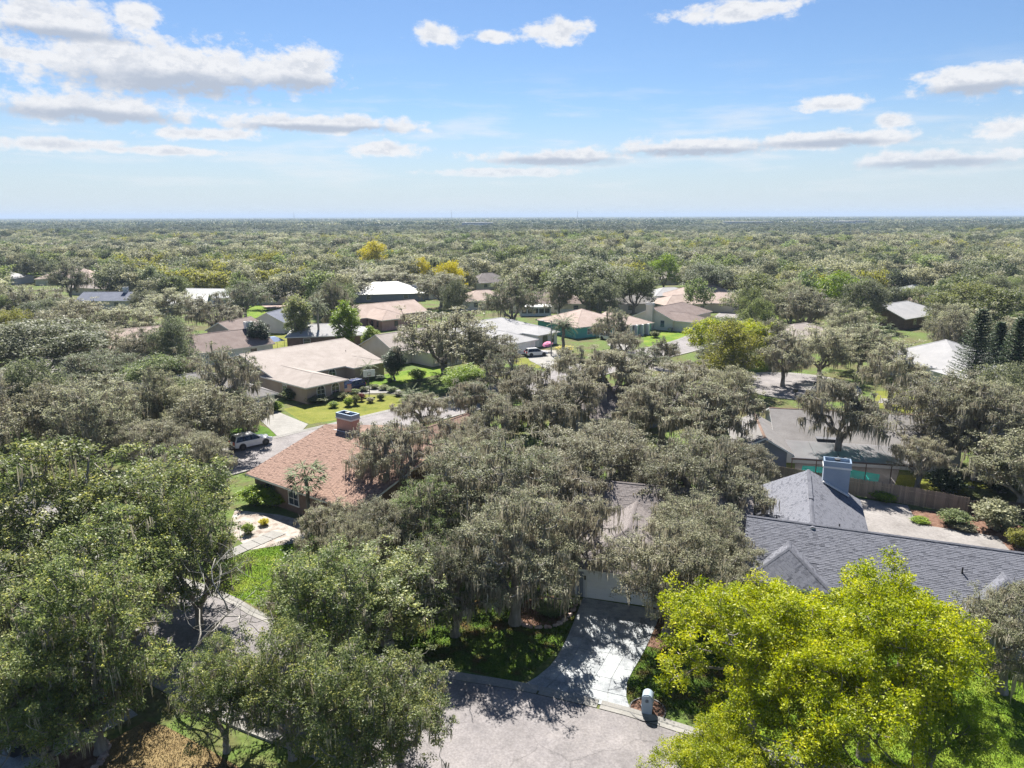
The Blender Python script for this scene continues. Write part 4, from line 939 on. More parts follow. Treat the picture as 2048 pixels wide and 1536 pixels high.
        F = (k + np.array([[[0, 1, 3, 2], [2, 3, 5, 4], [4, 5, 7, 6]]])).reshape(-1, 4)
        mm = np_mesh('spanish_moss', V.reshape(-1, 3), F, [MOSS], np.repeat(np.clip(rn.random(moss)[ti] * 0.6 + rn.random(m) * 0.4, 0, 1), 8))
    return dict(H=H, R=Rr, bark=bark, crown=crown, moss=mm)

KIND = {}
def kinds(name, n, **k): KIND[name] = [tree_kind(k.pop('seed0', 100) + 17 * i + len(KIND) * 101, **k) for i in range(n)]
kinds('oak', 4, H=10, Rr=5.2, K=430, per=74, leaf=0.125, cr=0.60, moss=520, trunk_r=0.36, bare=0.20, upn=1.2, fork=0.20, low=1.15, pads=18, padded=0.72, padr=0.85, droop=0.75, sprig=0.14, twig=0.016)
kinds('oak_sparse', 2, H=10, Rr=4.6, K=240, per=62, leaf=0.12, cr=0.52, moss=560, trunk_r=0.33, bare=0.3, hole=0.35, fork=0.30, pads=14, padded=0.8, padr=0.75, droop=0.7, sprig=0.18, low=1.1, twig=0.018)
kinds('laurel', 3, H=11, Rr=4.8, K=430, per=78, leaf=0.17, cr=0.62, moss=130, trunk_r=0.30, bare=0.14, lw=0.24, upn=1.2, squash=0.65, fork=0.14, low=1.15, pads=20, padded=0.7, padr=0.85, droop=0.8, sprig=0.15, twig=0.014)
kinds('lime', 2, H=10, Rr=4.9, K=400, per=165, leaf=0.14, cr=0.58, squash=0.85, moss=0, trunk_r=0.24, bare=0.05, lw=0.22, hole=0.2, upn=0.7, pads=18, padded=0.8, padr=0.9, droop=0.5, sprig=0.10, low=1.05, twig=0.014)
kinds('oak_tall', 3, H=12, Rr=4.2, K=200, per=58, leaf=0.15, cr=0.58, moss=560, trunk_r=0.30, sides=5, rmin=0.012, strand=1.3, bare=0.28, hole=0.3, fork=0.40, low=0.95, pads=12, padded=0.8, padr=0.8, droop=0.55, sprig=0.18, vs=0.95, twig=0.02)
kinds('oak_mid', 5, H=11, Rr=6, K=290, per=52, leaf=0.23, cr=0.85, moss=340, trunk_r=0.35, sides=5, rmin=0.03, strand=1.3, fork=0.20, low=1.1, pads=16, padded=0.72, padr=0.85, droop=0.7, sprig=0.14, vs=0.85, bare=0.12)
kinds('oak_thin', 3, H=10, Rr=5, K=200, per=40, leaf=0.20, cr=0.68, moss=460, trunk_r=0.33, sides=5, rmin=0.016, strand=1.25, bare=0.28, hole=0.35, fork=0.30, low=1.1, pads=13, padded=0.8, padr=0.75, droop=0.7, sprig=0.18, vs=0.9, twig=0.02)
kinds('dense_mid', 4, pads=17, padded=0.75, H=11, Rr=5.5, K=300, per=56, leaf=0.26, cr=0.92, squash=0.75, moss=0, trunk_r=0.3, sides=5, rmin=0.03, hole=0.08, fork=0.14, low=1.1, droop=0.6, sprig=0.1, vs=0.85)
kinds('column', 2, H=10, Rr=2.6, K=170, per=65, leaf=0.24, cr=0.7, squash=0.8, moss=0, trunk_r=0.2, sides=5, rmin=0.03, shape='column', fork=0.08, hole=0.1, low=1.0)
kinds('far', 6, pads=9, H=11, Rr=5.5, K=110, per=30, leaf=0.55, cr=1.35, squash=0.7, moss=0, trunk_r=0.3, sides=4, rmin=0.08, hole=0.12, fork=0.16, low=1.0, lw=0.36, droop=0.5, sprig=0.12, vs=0.5)
kinds('shrub', 3, H=1.6, Rr=1.0, K=70, per=60, leaf=0.11, cr=0.28, squash=0.8, trunk_r=0.05, sides=4, rmin=0.02, shape='column', fork=0.04, hole=0.0, low=1.0)

TREES = []
SPECIES = 'live oak'
def tree(x, y, h, r, kind, leafm, label, name='oak_tree', var=None, rot=None, group=None, bark=None, cat='tree', seed=None):
    rn = random.Random(seed if seed is not None else int(x * 131 + y * 17))
    V = KIND[kind][(var if var is not None else rn.randrange(99)) % len(KIND[kind])]
    o = empty(name, (x, y, 0), rot if rot is not None else rn.uniform(0, 6.28)); tag(o, label, cat, group)
    s = (r / V['R'], r / V['R'], h / V['H'])
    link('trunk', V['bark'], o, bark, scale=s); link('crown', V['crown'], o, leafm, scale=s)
    if V['moss']: link('spanish_moss', V['moss'], o, scale=s)['kind'] = 'stuff'
    TREES.append((x, y, r, h)); return o
def tree_at(px, top, w, Y, kind, leafm, label, name='oak_tree', **k):
    """Tree standing Y metres out whose top and width were surveyed at those bearings."""
    x, h = bearing(px, top, Y); dep = Y * math.cos(PITCH) + (CAM_H - h * 0.7) * math.sin(PITCH)
    return tree(x, Y, h, w * 0.5 * dep / 1420.0, kind, leafm, label, name, **k)

N_ = 'laurel_tree'
for a in [
    (135, 1085, 330, 31.5, 'laurel', L_LAUR, 'glossy laurel oak standing beside the dark parked car', N_, 0),
    (55, 850, 396, 44, 'laurel', L_LAUR, 'broad glossy laurel oak filling the street corner behind the dark car', N_, 1),
    (270, 846, 360, 47, 'laurel', L_LAUR, 'tall glossy laurel oak below the yellowing lawn', N_, 2),
    (365, 950, 240, 43, 'laurel', L_LAUR, 'glossy laurel oak with bare grey branches at the near street bend', N_, 0),
    (190, 1000, 330, 38, 'laurel', L_LAUR, 'glossy laurel oak rising over the near street bend', N_, 1),
    (15, 1050, 336, 36, 'laurel', L_LAUR, 'glossy laurel oak at the drive of the dark car', N_, 2),
    (650, 1070, 290, 38, 'laurel', L_LAUR, 'yellow tipped laurel oak between the bright lawn and the street', N_, 0),
    (765, 1070, 324, 41, 'laurel', L_LAUR, 'yellow tipped laurel oak beside the patchy front lawn', N_, 2),
    (560, 1225, 250, 31, 'laurel', L_LAUR, 'ragged laurel oak on the dry straw lawn', N_, 1),
    (690, 1262, 290, 28.5, 'laurel', L_LAUR, 'laurel oak with pale limbs on the yellowed verge', N_, 0),
    (790, 1290, 264, 30, 'laurel', L_LAUR, 'laurel oak leaning over the near street', N_, 2),
    (1535, 1145, 430, 32, 'lime', L_YEL, 'bright yellow green tree beside the mailbox lawn', 'camphor_tree', 0),
    (1775, 1135, 420, 31, 'lime', L_YEL, 'bright yellow green tree in front of the slate roofed house', 'camphor_tree', 1),
    (1650, 1255, 400, 28, 'lime', L_YEL, 'bright yellow green tree on the bright right lawn', 'camphor_tree', 0),
    (1440, 1440, 280, 26.5, 'lime', L_YEL, 'low yellow green tree across the street from the mailbox', 'camphor_tree', 1),
    (1890, 1330, 230, 29, 'lime', L_LIME, 'lime green tree with forked trunk on the bright right lawn', 'camphor_tree', 1),
    (2045, 1150, 250, 36, 'oak', L_OAK, 'dense mossy oak at the right corner of the slate roofed house', 'oak_tree', 0),
    (1030, 962, 310, 43.4, 'oak', L_OAK, 'mossy oak rooted in the stone ringed bed of the front lawn', 'oak_tree', 1),
    (905, 1050, 230, 42, 'oak', L_OAKD, 'mossy oak drooping over the patchy front lawn', 'oak_tree', 2),
    (1350, 1030, 300, 42, 'oak', L_OAK, 'mossy oak drooping over the white garage and driveway', 'oak_tree', 3),
    (1440, 1070, 200, 44, 'oak', L_OAK, 'mossy oak between the garage and the slate roofed house', 'oak_tree', 0),
    (1000, 870, 330, 54, 'oak', L_OAKD, 'mossy oak behind the gabled end of the taupe roof', 'oak_tree', 3),
    (1185, 840, 300, 62, 'oak', L_OAK, 'mossy oak behind the middle of the taupe roof', 'oak_tree', 2),
    (1400, 850, 290, 57, 'oak', L_OAK, 'mossy oak behind the right end of the taupe roof', 'oak_tree', 1),
    (1120, 905, 240, 56, 'oak_sparse', L_OAK, 'thin mossy oak leaning over the taupe ridge', 'oak_tree', 1),
    (745, 990, 200, 49, 'oak', L_OAK, 'mossy oak below the russet roof', 'oak_tree', 0),
    (650, 985, 150, 52, 'oak_sparse', L_OAK, 'straggling mossy oak by the sabal palm', 'oak_tree', 0),
    (850, 940, 200, 51, 'oak', L_GRN, 'mossy oak in the side yard between the russet and taupe roofs', 'oak_tree', 1),
    (775, 822, 200, 63, 'oak_sparse', L_OAK, 'bare limbed mossy oak standing before the russet roof', 'oak_tree', 1),
    (890, 812, 150, 70, 'oak_sparse', L_OAK, 'mossy oak at the end of the russet roof', 'oak_tree', 0),
    (920, 860, 170, 62, 'oak', L_OAK, 'mossy oak in the gap behind the russet house', 'oak_tree', 2),
    (1235, 692, 170, 92, 'oak_tall', L_OAK, 'tall mossy oak before the pale street corner', 'oak_tree', 0),
    (1060, 722, 140, 88, 'oak_tall', L_OAK, 'mossy oak beside the dark blue grey house', 'oak_tree', 1),
    (955, 755, 130, 84, 'oak_tall', L_OAKD, 'mossy oak on the back street verge', 'oak_tree', 0),
    (1150, 735, 140, 84, 'oak_tall', L_OAK, 'mossy oak over the dark blue grey house', 'oak_tree', 2),
    (1330, 740, 180, 82, 'oak_tall', L_OAK, 'mossy oak at the back street corner', 'oak_tree', 3),
    (1430, 765, 200, 74, 'oak_tall', L_OAK, 'mossy oak next to the grey lanai house', 'oak_tree', 0),
    (1230, 830, 150, 69, 'oak_tall', L_OAK, 'mossy oak in the yards behind the taupe roof', 'oak_tree', 1),
    (1480, 870, 190, 66, 'oak', L_OAK, 'mossy oak against the left gable of the grey lanai house', 'oak_tree', 2),
    (1690, 750, 190, 72, 'oak_tall', L_OAK, 'mossy oak arching over the grey lanai roof', 'oak_tree', 0),
    (1905, 742, 260, 74, 'oak', L_OAK, 'great mossy oak by the closed umbrella', 'oak_tree', 3),
    (1990, 735, 260, 70, 'oak', L_OAK, 'great mossy oak close by the closed umbrella', 'oak_tree', 0),
    (1850, 860, 140, 67, 'oak_sparse', L_OAK, 'mossy oak at the corner of the wooden fence', 'oak_tree', 1),
    (1575, 655, 130, 112, 'oak_thin', L_OAK, 'mossy oak in front of the turning circle', 'oak_tree', 1),
    (1650, 640, 150, 117, 'oak_mid', L_OAK, 'mossy oak close by the turning circle', 'oak_tree', 0),
    (1730, 640, 160, 122, 'oak_mid', L_OAK, 'mossy oak behind the turning circle drive', 'oak_tree', 1),
    (1795, 682, 150, 98, 'oak_thin', L_OAK, 'twin trunked mossy oak on the golden lawn', 'oak_tree', 0),
    (1455, 675, 130, 118, 'oak_mid', L_OAKD, 'mossy oak on the court street verge', 'oak_tree', 3),
    (1495, 628, 110, 130, 'dense_mid', L_YEL, 'yellow green tree behind the court street', 'ornamental_tree', 1),
    (1425, 628, 100, 132, 'dense_mid', L_YEL, 'yellow green tree beside the beige house drive', 'ornamental_tree', 0),
    (1226, 612, 90, 145, 'oak_thin', L_OAKD, 'brownish oak in front of the teal house', 'oak_tree', 0),
    (885, 602, 230, 119, 'oak_mid', L_OAK, 'great spreading oak in front of the cream gabled house', 'oak_tree', 0),
    (985, 655, 130, 117, 'oak_mid', L_OAK, 'spreading oak next to the pale hipped roof', 'oak_tree', 2),
    (445, 690, 170, 93, 'oak_thin', L_OAKD, 'twisted oak before the tan stucco house', 'oak_tree', 1),
    (415, 765, 190, 78, 'oak_mid', L_OAK, 'oak hiding the grey roofed house', 'oak_tree', 1),
    (392, 850, 160, 67, 'oak', L_OAK, 'mossy oak beside the parked white car', 'oak_tree', 1),
    (325, 825, 170, 72, 'oak', L_OAK, 'mossy oak by the yellowing lawn', 'oak_tree', 0),
    (305, 700, 150, 100, 'dense_mid', L_GRN, 'leafy green tree before the sandy roofed house', 'shade_tree', 0),
    (75, 622, 260, 118, 'dense_mid', L_OAKD, 'big dense blue green tree at the west street', 'shade_tree', 1),
    (185, 690, 160, 108, 'oak_mid', L_OAKD, 'oak beyond the west street', 'oak_tree', 2),
    (40, 738, 150, 96, 'oak_mid', L_OAKD, 'oak over the west street island', 'oak_tree', 3),
    (125, 750, 140, 92, 'oak_thin', L_OAKD, 'leaning oak on the yellowing lawn edge', 'oak_tree', 1),
    (205, 745, 130, 92, 'oak_thin', L_OAKD, 'dark trunked oak on the yellowing lawn', 'oak_tree', 0),
    (1180, 505, 160, 196, 'dense_mid', L_OAKD, 'very tall dense oak behind the teal house', 'oak_tree', 2),
    (1270, 525, 110, 200, 'dense_mid', L_GRN, 'tall pale green tree behind the beige chimney', 'shade_tree', 1),
    (1025, 540, 130, 168, 'oak_mid', L_OAKD, 'tall oak with golden top behind the white garden room', 'oak_tree', 1),
    (880, 534, 120, 212, 'oak_mid', L_OAK, 'pale oak by the plain white gable', 'oak_tree', 2),
    (780, 528, 120, 250, 'oak_mid', L_OAK, 'mossy oak over the large white metal roof', 'oak_tree', 3),
    (680, 535, 140, 235, 'oak_mid', L_OAK, 'mossy oak next to the large white metal roof', 'oak_tree', 0),
    (1520, 535, 140, 188, 'dense_mid', L_GRN, 'tall dense tree close by the salmon houses', 'shade_tree', 0),
    (1620, 568, 140, 162, 'oak_mid', L_OAK, 'grey oak behind the turning circle oaks', 'oak_tree', 1),
    (1685, 535, 100, 192, 'dense_mid', L_LIME, 'pale yellowish tree by the white roofs', 'shade_tree', 2),
    (1735, 548, 95, 172, 'dense_mid', L_OAKD, 'dark tree in front of the white roofs', 'shade_tree', 0),
    (1935, 545, 150, 152, 'dense_mid', L_GRN, 'large olive tree close by the white roofs', 'shade_tree', 1),
    (2010, 560, 150, 146, 'dense_mid', L_GRN, 'large olive tree behind the tall pines', 'shade_tree', 2),
    (1415, 515, 110, 232, 'dense_mid', L_OAKD, 'dark domed oak over the salmon houses', 'oak_tree', 1),
    (745, 474, 66, 318, 'dense_mid', L_GOLD, 'golden yellow tree among the far oaks', 'ornamental_tree', 0),
    (902, 508, 62, 224, 'dense_mid', L_GOLD, 'bright golden dome of a flowering tree', 'ornamental_tree', 1),
    (838, 508, 50, 262, 'dense_mid', L_GOLD, 'small orange gold tree next to the golden dome', 'ornamental_tree', 2),
    (1330, 500, 70, 262, 'dense_mid', L_LIME, 'yellowish tree over the distant fawn roof', 'ornamental_tree', 0),
    (485, 557, 110, 192, 'oak_mid', L_OAKD, 'spreading oak on the bright lawn behind the vinyl fence', 'oak_tree', 3),
    (420, 585, 130, 162, 'oak_thin', L_OAK, 'oak between the two white metal roofs', 'oak_tree', 0),
    (590, 576, 70, 150, 'column', L_GRN, 'dark columnar tree behind the tan stucco house', 'columnar_tree', 0),
    (686, 594, 72, 142, 'column', L_LIME, 'vine clad tree with lime green top', 'columnar_tree', 1),
    (514, 632, 52, 140, 'column', L_DARK, 'small dark tree by the white fence', 'columnar_tree', 0),
    (786, 690, 58, 117, 'column', L_DARK, 'dark clipped round tree beside the cream gable', 'clipped_tree', 1),
    (740, 648, 45, 138, 'column', L_LIME, 'low lime green tree behind the cream gable', 'columnar_tree', 1),
    (60, 558, 150, 168, 'oak_mid', L_OAK, 'grey mossy oak before the pale blue far roof', 'oak_tree', 0),
    (150, 590, 150, 150, 'oak_mid', L_OAK, 'grey mossy oak before the salmon far roof', 'oak_tree', 1),
    (250, 600, 140, 152, 'oak_mid', L_OAK, 'grey mossy oak before the dark blue roof', 'oak_tree', 2),
    (330, 572, 120, 178, 'oak_mid', L_OAK, 'grey mossy oak next to the white metal roofs', 'oak_tree', 3),
    (335, 640, 130, 132, 'oak_thin', L_OAK, 'mossy oak over the tan and white gabled house', 'oak_tree', 0),
    (1095, 775, 140, 76, 'oak_tall', L_OAK, 'slender mossy oak in the yards behind the far end of the taupe roof', 'oak_tree', 2),
    (985, 790, 130, 73, 'oak_tall', L_OAK, 'open mossy oak behind the lime bush', 'oak_tree', 0),
    (1290, 770, 130, 78, 'oak_tall', L_OAK, 'slender mossy oak close by the dark blue grey wall', 'oak_tree', 2),
    (1290, 905, 190, 60, 'oak', L_OAK, 'mossy oak over the taupe ridge end', 'oak_tree', 0),
    (1470, 950, 170, 57, 'oak', L_OAK, 'mossy oak touching the slate back wing', 'oak_tree', 3),
    (1000, 700, 120, 104, 'oak_thin', L_OAKD, 'oak on the verge below the pale hipped roof', 'oak_tree', 1),
    (930, 720, 110, 105, 'dense_mid', L_LIME, 'bright leafy tree on the back street verge', 'shade_tree', 1),
    (1150, 690, 120, 112, 'oak_thin', L_OAK, 'oak below the street light', 'oak_tree', 0),
    (1290, 690, 110, 118, 'oak_thin', L_OAKD, 'oak with long moss at the pale street corner', 'oak_tree', 1),
    (1380, 715, 150, 104, 'oak_thin', L_OAK, 'oak beside the court street mouth', 'oak_tree', 2),
    (1250, 655, 80, 132, 'oak_thin', L_OAK, 'oak between the palm and the teal porch', 'oak_tree', 2),
    (1330, 672, 70, 128, 'oak_thin', L_OAKD, 'small oak on the street edge of the very bright lawn', 'oak_tree', 0),
    (255, 705, 130, 106, 'oak_mid', L_OAKD, 'oak in front of the sandy roofed house', 'oak_tree', 3),
    (360, 700, 120, 104, 'oak_thin', L_OAK, 'oak beside the pale turquoise pool', 'oak_tree', 2),
    (280, 650, 120, 122, 'oak_mid', L_OAK, 'oak close by the sandy roofed house', 'oak_tree', 1),
    (345, 740, 150, 88, 'dense_mid', L_GRN, 'olive leafed tree before the grey roofed house', 'shade_tree', 2),
    (490, 775, 110, 84, 'oak_thin', L_OAKD, 'oak next to the white garage', 'oak_tree', 0),
    (20, 640, 170, 138, 'oak_mid', L_OAK, 'oak behind the big dense blue green tree', 'oak_tree', 2),
    (190, 640, 130, 132, 'oak_mid', L_OAK, 'oak next to the sandy roofed house', 'oak_tree', 0),
    (845, 775, 130, 86, 'oak_sparse', L_OAK, 'oak across the back street from the island bed', 'oak_tree', 1),
    (960, 830, 150, 68, 'oak_sparse', L_OAK, 'open crowned oak behind the russet back wing', 'oak_tree', 0),
    (40, 1235, 312, 29.5, 'laurel', L_LAUR, 'low glossy laurel oak hiding the front of the dark car', N_, 0),
    (1150, 950, 210, 47.3, 'oak_sparse', L_OAK, 'mossy oak at the left corner of the white garage', 'oak_tree', 0),
    (585, 1105, 150, 41, 'laurel', L_LAUR, 'laurel oak with visible trunk on the bright lawn', N_, 1),
    (425, 1245, 200, 31.5, 'laurel', L_LAUR, 'laurel oak over the kerb between the dry lawn and the street', N_, 2),
    (1395, 975, 230, 48, 'oak', L_OAK, 'mossy oak spreading over the right taupe eave', 'oak_tree', 2),
    (805, 985, 200, 53, 'oak_sparse', L_OAK, 'ragged mossy oak over the lower russet eave', 'oak_tree', 1),
    (700, 1030, 150, 46, 'oak', L_OAK, 'mossy oak before the lower russet wall', 'oak_tree', 3),
    (130, 516, 90, 235, 'oak_mid', L_OAKD, 'flat topped oak in front of the salmon far roof', 'oak_tree', 1),
]:
    tree_at(*a[:8], var=a[8])

def near_bare(px, py_top, Y, h, label, seed):
    """Leafless grey tree top: branches only."""
    x, z = bearing(px, py_top, Y); rn = random.Random(seed); mb = MB()
    def grow(p, d, L_, r, lv):
        pts = [p]; q = p.copy(); dd = d.copy()
        for k in range(5): dd = (dd + Vector((rn.gauss(0, .22), rn.gauss(0, .22), rn.gauss(0.05, .16)))).normalized(); q = q + dd * L_ / 5; pts.append(q.copy())
        mb.tube(pts, [r * (1 - 0.13 * k) * 0.72 for k in range(6)], 5 if lv else 8)
        if lv < 3:
            for k in range(3 if lv else 4): i = rn.randint(2, 5); v = Vector((rn.gauss(0, 1), rn.gauss(0, 1), rn.gauss(0.35, .5))).normalized(); grow(pts[i], (dd * 0.5 + v).normalized(), L_ * rn.uniform(.5, .75), r * 0.5, lv + 1)
    grow(Vector((0, 0, -0.1)), Vector((0.05, 0, 1)), z * 0.62, 0.17, 0)
    o = mb.build('bare_tree', BARKP, None, True, (x, Y, 0)); tag(o, label, 'tree')
near_bare(310, 1085, 35, 10, 'leafless grey branches over the near street', 3)
near_bare(690, 1300, 29.5, 8, 'dead pale limbs at the near kerb', 8)
near_bare(560, 1230, 33, 8, 'bleached leaning limbs above the street edge', 12)

# palms
def palm(x, y, h, fr, label, trunk_r=0.2, nf=34, leafm=None, fan=False, name='palm_tree'):
    o = empty(name, (x, y, 0)); tag(o, label, 'palm'); rn = np.random.default_rng(int(abs(x) * 10 + y))
    m = MB(); n = 10; m.tube([(rn.normal() * 0.05, rn.normal() * 0.05, h * k / n - (0.1 if k == 0 else 0)) for k in range(n + 1)], [trunk_r * (1.35 if k == 0 else 1 + 0.08 * (k % 2)) for k in range(n + 1)], 8); m.build('trunk', BARK, o, True)
    for i in range(nf):
        a = i * 2.399 + rn.normal() * 0.1; el = math.radians(75 - 110 * (i + 0.5) / nf + rn.normal() * 6); L_ = fr * rn.uniform(0.85, 1.1); pts = []
        d = np.array([math.cos(a) * math.cos(el), math.sin(a) * math.cos(el), math.sin(el)]); p = np.array([0, 0, h]); st = 9
        for k in range(st + 1): pts.append(p.copy()); p = p + d * L_ / st; d = d + np.array([0, 0, -0.13]); d /= np.linalg.norm(d)
        pts = np.array(pts); V = []; 
        P_ = []; D_ = []; NN = []; LL = []
        side = np.array([-math.sin(a), math.cos(a), 0])
        if not fan:
            for k in range(1, st + 1):
                for s in (-1, 1):
                    for q in (0, 0.33, 0.66):
                        P_.append(pts[k - 1] + (pts[k] - pts[k - 1]) * q); t = (pts[k] - pts[k - 1]); t = t / np.linalg.norm(t); dd = side * s * 0.9 + t * 0.55 + np.array([0, 0, -0.15]); D_.append(dd / np.linalg.norm(dd)); NN.append(np.array([0, 0, 1.0]) + 0.2 * rn.normal(size=3)); LL.append(fr * 0.24 * (1 - 0.55 * abs(k / st - 0.4)))
        else:
            for q in np.linspace(-1.25, 1.25, 13):
                t = pts[-1] - pts[-3]; t /= np.linalg.norm(t); dd = t * math.cos(q) + side * math.sin(q) + np.array([0, 0, -0.12 - 0.2 * abs(q)]); P_.append(pts[6]); D_.append(dd / np.linalg.norm(dd)); NN.append(np.array([0, 0, 1.0]) + 0.25 * rn.normal(size=3)); LL.append(fr * 0.55)
        P_, D_, NN, LL = map(np.array, (P_, D_, NN, LL)); NN /= np.linalg.norm(NN, axis=1, keepdims=True)
        V, F = leaves(P_, D_, NN, LL, LL * (0.07 if not fan else 0.06)); V2, F2 = frusta(pts[:-1], pts[1:], np.full(st, 0.03), np.full(st, 0.02), 3)
        me = np_mesh('frond', np.concatenate([V, V2]), np.concatenate([F, F2 + len(V)]), [leafm or L_PALM], np.concatenate([np.repeat(rn.random(len(P_)), 4), np.full(len(V2), 0.6)])); link('frond', me, o)
    TREES.append((x, y, fr, h)); return o
x, z = bearing(1127, 650, 142); palm(x, 142, z, 3.6, 'feathery date palm beside the street light', 0.3, 40)
x, z = bearing(612, 955, 59); palm(x, 59, z, 1.9, 'sabal palm in front of the russet roof', 0.18, 26, None, True)
x, z = bearing(634, 612, 150); palm(x, 150, z, 3.0, 'tall palm behind the tan stucco house', 0.22, 24)
x, z = bearing(735, 735, 116); palm(x, 116, z, 1.8, 'low palm beside the arched window', 0.12, 16)
x, z = bearing(1765, 665, 128); palm(x, 128, z, 2.4, 'fan palm behind the court oaks', 0.2, 20, None, True)
x, z = bearing(820, 790, 104); palm(x, 104, z, 2.2, 'small palm on the back street verge', 0.15, 18)

# Norfolk pines: whorled flat branches
def norfolk(px, top, w, Y, label):
    x, h = bearing(px, top, Y); o = empty('norfolk_pine', (x, Y, 0)); tag(o, label, 'tree'); r = w * 0.5 * (Y + 5) / 1420; rn = np.random.default_rng(int(px))
    m = MB(); m.tube([(0, 0, h * k / 8 - (0.1 if k == 0 else 0)) for k in range(9)], [0.26 * (1 - k / 8.6) for k in range(9)], 8); m.build('trunk', BARK, o, True)
    P_ = []; D_ = []; LL = []; S0 = []; S1 = []
    nw = 30
    for i in range(nw):
        z = h * (0.10 + 0.88 * i / nw); L_ = r * (1 - (i / nw)) ** 0.75 + 0.25; nb = 7
        for b in range(nb):
            a = 2 * math.pi * b / nb + i * 0.45 + rn.normal() * 0.08; d = np.array([math.cos(a), math.sin(a), 0.12]); s = np.array([-math.sin(a), math.cos(a), 0]); prev = np.array([0, 0, z])
            for k in range(1, 15):
                t = k / 14; p = np.array([0, 0, z]) + d * L_ * t + np.array([0, 0, 0.28 * L_ * (t * t - 0.6 * t)]); S0.append(prev); S1.append(p); prev = p
                for q in (-1, 1):
                    for e in range(2): P_.append(p + rn.normal(size=3) * 0.05); D_.append(s * q + d * 0.6 + np.array([0, 0, rn.uniform(0, 0.5)])); LL.append(0.42 * (1 - 0.4 * t))
    P_, D_, LL = np.array(P_), np.array(D_), np.array(LL); D_ /= np.linalg.norm(D_, axis=1, keepdims=True); NN = np.tile([0, 0, 1.0], (len(P_), 1)) + rn.normal(size=P_.shape) * 0.35; NN /= np.linalg.norm(NN, axis=1, keepdims=True)
    V, F = leaves(P_, D_, NN, LL, LL * 0.2); S0, S1 = np.array(S0), np.array(S1); V2, F2 = frusta(S0, S1, np.full(len(S0), 0.03), np.full(len(S0), 0.02), 3)
    link('crown', np_mesh('crown', np.concatenate([V, V2]), np.concatenate([F, F2 + len(V)]), [L_DARK], np.concatenate([np.repeat(rn.random(len(P_)), 4), np.full(len(V2), 0.3)])), o); TREES.append((x, Y, r, h))
norfolk(1968, 612, 105, 104, 'tall dark pine with tiered branches by the pale hipped roof')
norfolk(2046, 628, 90, 98, 'tall tiered pine at the low pale roof')
norfolk(2004, 640, 70, 112, 'slimmer tiered pine between the two tall pines')

# belt of trees beyond the yards: single trees where they show large, one mass behind
SIGHT = [(870, 500, 935, 545, 222), (715, 470, 775, 510, 316), (20, 535, 170, 570, 300), (750, 680, 830, 770, 114), (1500, 800, 1790, 960, 66), (740, 595, 820, 665, 175), (980, 625, 1140, 720, 140), (1150, 610, 1310, 690, 158), (1265, 595, 1400, 700, 170), (1340, 565, 1470, 620, 195), (530, 605, 620, 690, 170), (450, 635, 530, 690, 150),
         (480, 600, 560, 645, 185), (200, 660, 240, 690, 140), (390, 665, 470, 700, 125), (370, 715, 420, 738, 110), (730, 560, 830, 600, 245), (835, 562, 880, 590, 255), (940, 580, 990, 605, 225), (1050, 580, 1130, 640, 195), (330, 575, 450, 615, 215),
         (100, 535, 165, 570, 270), (195, 555, 255, 600, 230), (1780, 545, 1850, 635, 190), (1590, 640, 1640, 665, 150), (1860, 680, 1940, 740, 115), (480, 675, 760, 810, 100), (1640, 545, 1700, 600, 200), (620, 630, 700, 690, 150),
         (960, 545, 990, 565, 290), (500, 575, 600, 600, 215), (1320, 540, 1350, 552, 300), (1900, 500, 1930, 515, 400), (640, 620, 740, 650, 160), (500, 800, 640, 900, 90), (1200, 715, 1300, 750, 120), (1530, 735, 1640, 800, 105), (1090, 600, 1180, 720, 142)]
def clear(x, y, r, h):
    for hx, hy, hr in HOUSES:
        if (x - hx) ** 2 + (y - hy) ** 2 < (hr + r * 0.35 + 0.5) ** 2: return False
    for L_, hf in ROADS:
        for p in L_[::2]:
            if (x - p.x) ** 2 + (y - p.y) ** 2 < (hf + 2.0) ** 2: return False
    for tx, ty, tr, th in TREES:
        if (x - tx) ** 2 + (y - ty) ** 2 < ((tr + r) * 0.52) ** 2: return False
    a, b, dep = to_px(x, y, h); rp = r / dep * 1420; _, base, _ = to_px(x, y, h * 0.3)
    for x0, y0, x1, y1, far in SIGHT:
        if y < far and a + rp * 0.9 > x0 and a - rp * 0.9 < x1 and b < y1 and base > y0: return False
    return True
rn = random.Random(77); spots = []
cell = 5.6; yy = 60.0
while yy < 420:
    xx = -0.80 * yy - 14
    while xx < 0.80 * yy + 14:
        x, y = xx + rn.uniform(-3, 3), yy + rn.uniform(-3, 3); r = rn.uniform(3.6, 6.2); h = rn.uniform(8.0, 12.5) * (1.0 if y < 150 else 1.12)
        if -8 < x < 28 and y < 116: xx += cell; continue          # the yards round the dark blue grey house keep only their own oaks
        if clear(x, y, r, h): spots.append((y, x, r, h)); TREES.append((x, y, r, h))
        xx += cell
    yy += cell
spots.sort()
FARPTS = []
LAB = {'oak': ('grey green mossy oak', 'oak_tree'), 'dark': ('deep green oak', 'oak_tree'), 'green': ('olive green shade tree', 'shade_tree'), 'gold': ('yellow tinged tree', 'ornamental_tree')}
def short(t):
    w = t.split()[:6]
    while w[-1] in ('with', 'of', 'and', 'the', 'by', 'a', 'among', 'behind', 'beside', 'before', 'at', 'in', 'to', 'above', 'half', 'under', 'over', 'very', 'long', 'white', 'screened', 'tall', 'wide', 'blue', 'through', 'between', 'two', 'beyond', 'from', 'up', 'grey') and len(w) > 3: w.pop()
    return ' '.join(w)
NAMED = [(o.location.x, o.location.y, short(o['label'])) for o in bpy.data.objects if o.get('category') == 'house']
NSINGLE = 300 - 135
